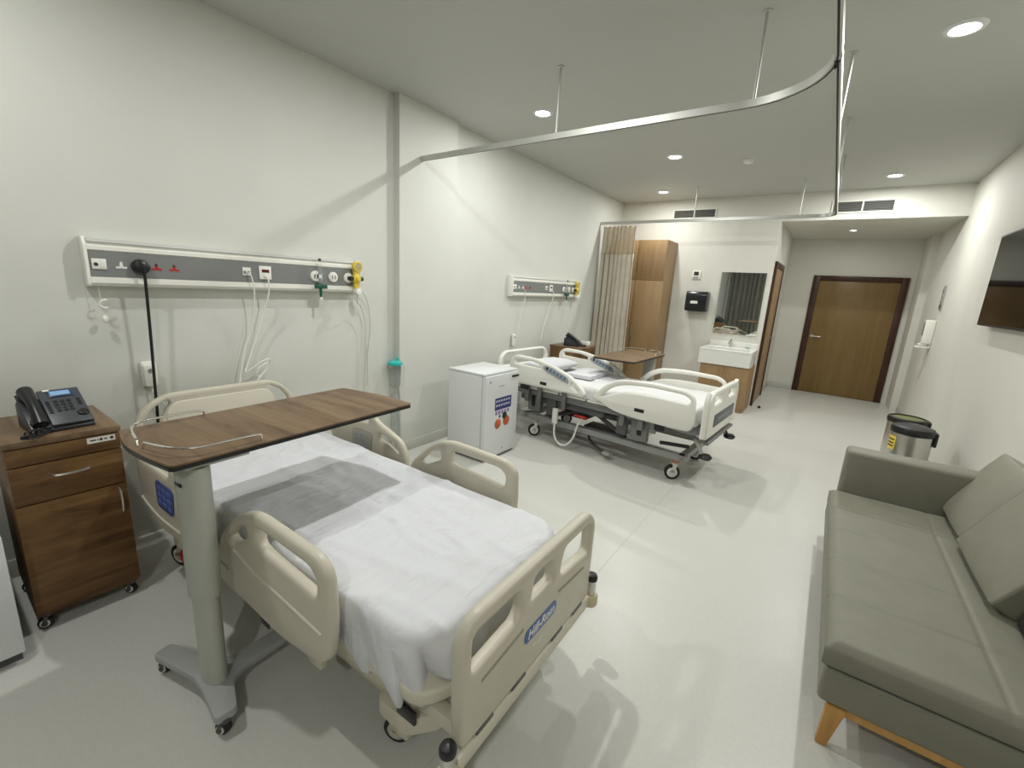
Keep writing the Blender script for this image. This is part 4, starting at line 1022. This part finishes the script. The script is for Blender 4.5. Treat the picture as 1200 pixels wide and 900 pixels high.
for dy, dz, r_, m_ in ((-0.055, 0.335, 0.048, 'orange'), (0.075, 0.345, 0.050, 'orange')):
    MB().lathe([(r_, 0.2252), (r_*0.98, 0.2258), (0.001, 0.226)], (0, dy, dz), n=24, axis='x').build('fruit_print', mat('print_orange', (0.50, 0.12, 0.04), 0.45, noise_amt=0.35, noise_scale=30), dr)
MB().lathe([(0.036, 0.2254), (0.034, 0.2260), (0.001, 0.2262)], (0, 0.045, 0.40), n=20, axis='x').build('leaf_print', mat('print_leaf', (0.015, 0.03, 0.02), 0.5), dr)
MB().lathe([(0.015, 0.2254), (0.001, 0.2258)], (0, -0.03, 0.405), n=16, axis='x').build('leaf_print', mat('print_leaf2', (0.02, 0.10, 0.08), 0.5), dr)
for sx in (-0.19, 0.14):
    for sy in (-0.20, 0.20): MB().cyl((sx, sy, 0), (sx, sy, 0.022), 0.022, 0.018, n=14).build('foot', M_BLACK, t)
MB().box(-0.21, 0.20, -0.235, 0.235, 0.008, 0.024).build('plinth', M_GREYD, t)

# ================================================================ WARDROBE
t = thing('wardrobe', 'tall light wood wardrobe in the corner behind the curtain', 'wardrobe', (0.0, 7.40, 0))
x0, x1 = 0.09, 0.985
MB().box(x0, x1, -0.485, -0.003, 0.08, 2.395).build('carcass', M_WARD, t, bevel=0.002)
MB().box(x0+0.02, x1-0.02, -0.45, -0.01, 0, 0.08).build('plinth', M_WARD, t)
mid = (x0+x1)/2
for a, b in ((x0, mid-0.002), (mid+0.002, x1)):
    d = MB().box(a+0.001, b-0.001, -0.505, -0.486, 1.796, 2.395).build('upper_door', M_WARD, t, bevel=0.0015)
    d = MB().box(a+0.001, b-0.001, -0.505, -0.486, 0.085, 1.792).build('lower_door', M_WARD, t, bevel=0.0015)
    hx = mid-0.04 if a == x0 else mid+0.04
    MB().tube(rnd3([(hx, -0.505, 0.92), (hx, -0.535, 0.92), (hx, -0.535, 1.08), (hx, -0.505, 1.08)], 0.015), 0.005, 8).build('handle', M_STEEL, d)

# ================================================================ SINK CORNER
t = thing('vanity_cabinet', 'light wood floor cabinet under the white washbasin', 'cabinet', (2.005, 7.40, 0))
MB().box(-0.30, 0.345, -0.555, -0.003, 0.0, 0.655).build('body', M_WARD, t, bevel=0.002)
for s in (-1, 1):
    a, b = (-0.298, 0.021) if s < 0 else (0.025, 0.343)
    d = MB().box(a, b, -0.573, -0.556, 0.06, 0.65).build('door', M_WARD, t, bevel=0.0015)
t = thing('washbasin', 'white rectangular ceramic washbasin with chrome tap below the mirror', 'sink', (2.01, 7.40, 0.657))
out = rnd([(-0.345, -0.60), (0.345, -0.60), (0.345, -0.002), (-0.345, -0.002)], 0.03)
M_CER = mat('ceramic', (0.82, 0.82, 0.78), 0.15, coat=0.3)
hole = rnd([(-0.27, -0.53), (0.27, -0.53), (0.27, -0.17), (-0.27, -0.17)], 0.07, 8)
plate('basin_rim', [out, hole], 0.03, 0.006, M_CER, t, 'xy', 0.207)
mb = MB()
mb.box(-0.34, 0.34, -0.595, -0.54, 0.0, 0.196).box(-0.34, 0.34, -0.165, -0.004, 0.0, 0.196).box(-0.34, -0.275, -0.54, -0.165, 0.0, 0.196).box(0.275, 0.34, -0.54, -0.165, 0.0, 0.196).box(-0.275, 0.275, -0.54, -0.165, 0.0, 0.07)
mb.build('bowl', M_CER, t)
MB().cyl((0, -0.34, 0.07), (0, -0.34, 0.074), 0.022, n=18).build('drain', M_CHROME, t)
tp = MB().cyl((-0.02, -0.10, 0.222), (-0.02, -0.10, 0.33), 0.024, 0.021, n=20).tube(smooth_pts([(-0.02, -0.10, 0.30), (-0.02, -0.16, 0.315), (-0.02, -0.22, 0.30), (-0.02, -0.235, 0.27)], 6), 0.014, 10).build('tap', M_CHROME, t)
MB().box(-0.028, -0.012, -0.15, -0.07, 0.332, 0.342, rot=Matrix.Rotation(R(-15), 3, 'X')).build('tap_lever', M_CHROME, tp, bevel=0.003)
MB().box(-0.335, 0.335, -0.02, -0.002, 0.2225, 0.30).build('splashback', M_CER, t, bevel=0.003)
t = thing('soap_cup', 'small clear cup on the washbasin edge right of the tap', 'cup', (2.23, 7.26, 0.8795))
MB().lathe([(0.028, 0), (0.034, 0.075), (0.031, 0.075), (0.026, 0.006), (0.001, 0.006)], n=20).build('cup_wall', M_CLEAR, t)
MB().lathe([(0.026, 0.007), (0.028, 0.03), (0.001, 0.031)], n=18).build('soap', M_OFFW, t)

t = thing('wall_mirror', 'frameless rectangular wall mirror above the washbasin', 'mirror', (2.0, 7.40, 1.52))
MB().box(-0.305, 0.295, -0.012, -0.007, -0.455, 0.455).build('mirror_glass', mat('mirror', (0.80, 0.82, 0.80), 0.015, metal=1.0), t)
MB().box(-0.29, 0.28, -0.007, -0.001, -0.44, 0.44).build('backing', M_OFFW, t)
for s in (-0.2, 0.19): MB().box(s-0.015, s+0.015, -0.016, -0.001, -0.463, -0.447).build('clip', M_CHROME, t)

t = thing('towel_dispenser', 'black paper towel dispenser on the wall left of the mirror', 'dispenser', (1.42, 7.40, 1.52))
o = [(-0.003, -0.15), (-0.17, -0.15), (-0.20, -0.12), (-0.205, 0.10), (-0.175, 0.15), (-0.003, 0.15)]
MB().prism([(a, b) for a, b in o], -0.155, 0.155, axis='x').build('housing', mat('dispenser_black', (0.012, 0.013, 0.014), 0.25), t, bevel=0.012, seg=3)
MB().box(-0.075, 0.03, -0.208, -0.2035, -0.035, 0.005).build('dispenser_label', M_WHITE, t, bevel=0.001)
MB().box(-0.12, 0.12, -0.15, -0.05, -0.154, -0.148).build('paper_slot', M_GREYD, t)
t = thing('thermostat', 'small white wall thermostat with dark screen above towel dispenser', 'thermostat', (1.33, 7.40, 1.925))
MB().box(-0.062, 0.062, -0.022, -0.001, -0.062, 0.062).build('casing', M_WHITE, t, bevel=0.006)
MB().box(-0.036, 0.036, -0.0235, -0.0215, -0.012, 0.045).build('screen', M_DKHOLE, t, bevel=0.001)
MB().box(-0.036, 0.036, -0.0245, -0.0215, -0.05, -0.032).build('buttons', M_PANELG, t, bevel=0.001)

t = thing('door_stop', 'small black rubber door stop on the floor by the side door', 'door stop', (2.50, 7.42, 0))
MB().lathe([(0.020, 0), (0.022, 0.006), (0.018, 0.03), (0.012, 0.038), (0.002, 0.04)], n=18).build('rubber_post', M_RUBBER, t)
MB().lathe([(0.023, 0), (0.023, 0.005), (0.018, 0.006)], n=18).build('base_ring', M_STEEL, t)

# ================================================================ RIGHT WALL
t = thing('television', 'flat black television mounted on the right wall', 'television', (XR, 4.72, 1.855))
MB().box(-0.075, -0.035, -0.63, 0.63, -0.36, 0.36).build('tv_case', M_BLACK, t, bevel=0.005)
MB().box(-0.0765, -0.0745, -0.615, 0.615, -0.34, 0.345).build('tv_screen', mat('tv_glass', (0.004, 0.004, 0.005), 0.06, spec=0.6), t)
MB().box(-0.035, 0, -0.22, 0.22, -0.18, 0.18).build('wall_mount', M_GREYD, t)
t = thing('switch_panel', 'tall narrow metal switch panel on the right wall by corridor', 'switch', (XR, 7.62, 1.75))
MB().box(-0.014, -0.001, -0.05, 0.05, -0.15, 0.15).build('plate', mat('switch_plate_grey', (0.30, 0.30, 0.28), 0.5), t, bevel=0.003)
for k in range(4): MB().box(-0.019, -0.013, -0.03, 0.03, -0.125+k*0.065, -0.08+k*0.065).build('rocker', M_BLACK if k == 0 else M_STEEL, t, bevel=0.002)
t = thing('sanitizer_dispenser', 'white and grey hand sanitizer dispenser below the switch panel', 'dispenser', (XR, 7.68, 1.30))
MB().box(-0.10, -0.001, -0.06, 0.06, -0.13, 0.17).build('housing', M_OFFW, t, bevel=0.012, seg=3)
MB().box(-0.104, -0.098, -0.04, 0.04, -0.03, 0.14).build('front_window', M_PANELG, t, bevel=0.003)
MB().box(-0.15, -0.005, -0.065, 0.065, -0.185, -0.165).build('drip_tray', M_WHITE, t, bevel=0.006)
MB().box(-0.02, -0.001, -0.03, 0.03, -0.17, -0.12).build('tray_arm', M_WHITE, t)
MB().box(-0.12, -0.04, -0.045, 0.045, -0.155, -0.128).build('push_lever', M_WHITE, t, bevel=0.006)

# bins
def pedal_bin(label, x, y, r, h, open_lid, sticker):
    t = thing('pedal_bin', label, 'bin', (x, y, 0), 0, 'steel pedal bins by the right wall')
    MB().lathe([(r*0.97, 0.03), (r, 0.04), (r, h-0.05), (r*0.99, h-0.045)], n=40).build('steel_drum', M_STEEL, t, angle=60)
    MB().lathe([(r*1.02, 0.0), (r*1.03, 0.025), (r*0.98, 0.034)], n=36).build('base_ring', M_BLACK, t)
    MB().lathe([(r*1.05, h-0.052), (r*1.06, h-0.02), (r*1.02, h-0.008), (r*0.90, h-0.004), (r*0.88, h-0.03)] if open_lid else [(r*1.05, h-0.052), (r*1.07, h-0.02), (r*1.0, h+0.004), (r*0.6, h+0.02), (0.004, h+0.024)], n=40).build('lid_ring' if open_lid else 'lid', M_BLACK, t, angle=50)
    if open_lid:
        MB().lathe([(r*1.0, 0.003), (r*0.95, 0.012), (0.004, 0.02)], n=36).build('inner_lid', mat('bag_olive', (0.16, 0.17, 0.05), 0.5), t, loc=(0, 0, h-0.028))
    MB().box(r*0.98, r*1.16, -0.045, 0.045, h-0.13, h-0.015).build('hinge_block', M_BLACK, t, bevel=0.008)
    MB().box(-r*1.25, -r*0.95, -0.035, 0.035, 0.012, 0.026).build('pedal', M_BLACK, t, bevel=0.004)
    if sticker:
        vs = []; fs = []
        for k in range(9):
            a = R(182+k*5); vs += [((r+0.0015)*math.cos(a), (r+0.0015)*math.sin(a), z) for z in (h-0.20, h-0.085)]
        for k in range(8): fs.append((2*k, 2*k+2, 2*k+3, 2*k+1))
        s = MB().poly(vs, fs).build('warning_sticker', M_YELLOW, t)
        for zc in (h-0.115, h-0.145, h-0.17):
            vs = []; fs = []
            for k in range(7):
                a = R(187+k*5); vs += [((r+0.0022)*math.cos(a), (r+0.0022)*math.sin(a), z) for z in (zc-0.006, zc+0.006)]
            for k in range(6): fs.append((2*k, 2*k+2, 2*k+3, 2*k+1))
            MB().poly(vs, fs).build('sticker_bar', M_DKHOLE, s)
    return t
pedal_bin('steel pedal bin with black rim, the farther one behind the sofa', 3.86, 5.16, 0.135, 0.655, True, False)
pedal_bin('steel pedal bin with black lid and yellow sticker, nearest behind the sofa', 3.86, 4.80, 0.135, 0.64, False, True)

# ================================================================ SOFA
SX0, SX1, SY0, SY1 = 3.335, 4.20, 1.765, 3.42
t = thing('sofa', 'long taupe leatherette daybed sofa with one arm on wooden legs', 'sofa', (0, 0, 0))
def soft_box(name, x0, x1, y0, y1, z0, z1, m, parent, r=0.03, seg=4, puff=0.0, sub=10):
    mb = MB().box(x0, x1, y0, y1, z0, z1)
    return mb.build(name, m, parent, bevel=r, seg=seg, angle=60)
soft_box('base', SX0+0.012, SX1, SY0+0.012, SY1+0.16, 0.178, 0.325, M_SOFA, t, r=0.02)
# seat cushion with stitched tufting lines
n1, n2 = 40, 60
vs = []; fs = []
def seat_z(x, y):
    z = 0.432
    e = min(x-SX0, SY1-y, y-SY0)
    for yy in (2.10, 2.44, 2.78, 3.10): z -= 0.006*math.exp(-((y-yy)/0.007)**2)
    z -= 0.004*math.exp(-((x-3.80)/0.008)**2)
    z += 0.003*noise.noise(Vector((x*3, y*3, 0)))
    return z - 0.028*max(0, 1-e/0.045)**2
NX, NY = 110, 260
for i in range(NX+1):
    for j in range(NY+1):
        x = SX0+(SX1-SX0)*i/NX; y = SY0+(SY1-SY0)*j/NY; vs.append((x, y, seat_z(x, y)))
for i in range(NX):
    for j in range(NY):
        a = i*(NY+1)+j; fs.append((a, a+NY+1, a+NY+2, a+1))
idx = lambda i, j: i*(NY+1)+j
ring = [idx(i, 0) for i in range(NX+1)]+[idx(NX, j) for j in range(1, NY+1)]+[idx(i, NY) for i in range(NX-1, -1, -1)]+[idx(0, j) for j in range(NY-1, 0, -1)]
b0 = len(vs)
for k in ring: vs.append((vs[k][0], vs[k][1], 0.345))
b1 = len(vs)
cxm, cym = (SX0+SX1)/2, (SY0+SY1)/2
for k in ring: vs.append((vs[k][0]+(0.012 if vs[k][0] < cxm else -0.0), vs[k][1]+(0.012 if vs[k][1] < cym else -0.0), 0.332))
n = len(ring)
for k in range(n):
    k2 = (k+1) % n
    fs.append((ring[k], ring[k2], b0+k2, b0+k)); fs.append((b0+k, b0+k2, b1+k2, b1+k))
fs.append(tuple(range(b1, b1+n)))
seat = MB().poly(vs, fs).build('seat_cushion', M_SOFA, t, angle=70)
pp = [(SX0-0.001, y, 0.338) for y in (SY0+0.01, SY1-0.01)]
soft_box('arm', SX0+0.045, SX1-0.0, SY1+0.002, SY1+0.155, 0.205, 0.70, M_SOFA, t, r=0.028)
soft_box('back_panel', 4.165, SX1+0.025, SY0+0.02, SY1, 0.437, 0.60, M_SOFA, t, r=0.03)
# dark seam gap between base and cushion
MB().box(SX0+0.02, SX1-0.02, SY0+0.02, SY1-0.01, 0.323, 0.334).build('seam_gap', M_DKHOLE, t)
# wooden rails and splayed legs
for y0 in (SY0+0.03, SY1+0.08): MB().box(SX0+0.05, SX1-0.05, y0, y0+0.045, 0.143, 0.178).build('under_rail', M_BEECH, t, bevel=0.003)
for x0 in (SX0+0.05, SX1-0.09): MB().box(x0, x0+0.04, SY0+0.075, SY1+0.08, 0.143, 0.178).build('under_rail', M_BEECH, t, bevel=0.003)
for sx, sy in ((0, 0), (1, 0), (0, 1), (1, 1)):
    ty = SY0+0.035 if sy == 0 else SY1+0.10
    tx = (SX0+0.075 if sy == 0 else SX0+0.17) if sx == 0 else SX1-0.08
    dx = -0.02 if sx == 0 else 0.02; dy = -0.01 if sy == 0 else 0.03
    vs = []
    for z, hw_, ox, oy in ((0.178, 0.030, 0, 0), (0.0, 0.017, dx, dy)):
        vs += [(tx+ox+a*hw_, ty+oy+b*hw_*0.75, z) for a, b in ((-1, -1), (1, -1), (1, 1), (-1, 1))]
    MB().poly(vs, [(0, 1, 2, 3), (7, 6, 5, 4), (0, 4, 5, 1), (1, 5, 6, 2), (2, 6, 7, 3), (3, 7, 4, 0)]).build('leg', M_BEECH, t, bevel=0.004)

def back_cushion(label, y0, y1, xb, tilt, hgt=0.40, th=0.15, extra=0.0):
    L = y1-y0; n, mI = 26, 18; vs = []; fs = []
    # rounded box: local u along y, v up, w thickness
    def sq(a, p): return math.copysign(abs(a)**p, a)
    mb = MB().box(-th/2, th/2, -L/2, L/2, 0, hgt)
    bmesh.ops.subdivide_edges(mb.bm, edges=mb.bm.edges[:], cuts=9, use_grid_fill=True)
    for v in mb.bm.verts:
        u, w = v.co.y/(L/2), v.co.z/hgt*2-1
        b = (1-u**4)*(1-w**4)
        v.co.x *= 0.80+0.28*b
        v.co.y *= 1-0.03*w*w; v.co.z = hgt/2+(v.co.z-hgt/2)*(1-0.02*u*u)
    o = mb.build('sofa_cushion', M_SOFA2, bevel=0.018, seg=3, angle=65)
    o.location = (xb+th/2*0.8, (y0+y1)/2, 0.437+extra); o.rotation_euler = (0, tilt, 0)
    tag(o, label, 'cushion', 'taupe sofa back cushions')
    MB().tube([(-th*0.38, -L*0.47, 0.012), (-th*0.38, L*0.47, 0.012)], 0.004, 6).build('piping', M_SOFA, o)
    return o
back_cushion('taupe sofa back cushion beside the arm, leaning on the wall', 3.02, 3.54, 3.86, R(28), hgt=0.43)
back_cushion('taupe sofa back cushion at the near end, leaning on the wall', 2.37, 3.0, 3.845, R(28), hgt=0.43)
t = thing('dark_bag', 'black fabric item tucked beside the near sofa cushion at right edge', 'bag', (4.01, 2.235, 0.434))
MB().prism(rnd([(-0.09, 0.0), (0.09, 0.0), (0.08, 0.12), (0.03, 0.17), (-0.05, 0.16)], 0.03), -0.11, 0.11, axis='y').build('pouch', mat('black_fabric', (0.01, 0.01, 0.012), 0.8), t, bevel=0.02, seg=3)
MB().tube(smooth_pts([(0.0, -0.08, 0.16), (-0.01, -0.05, 0.22), (-0.01, 0.05, 0.22), (0.0, 0.08, 0.16)], 6), 0.008, 8).build('strap', M_BLACK, t)
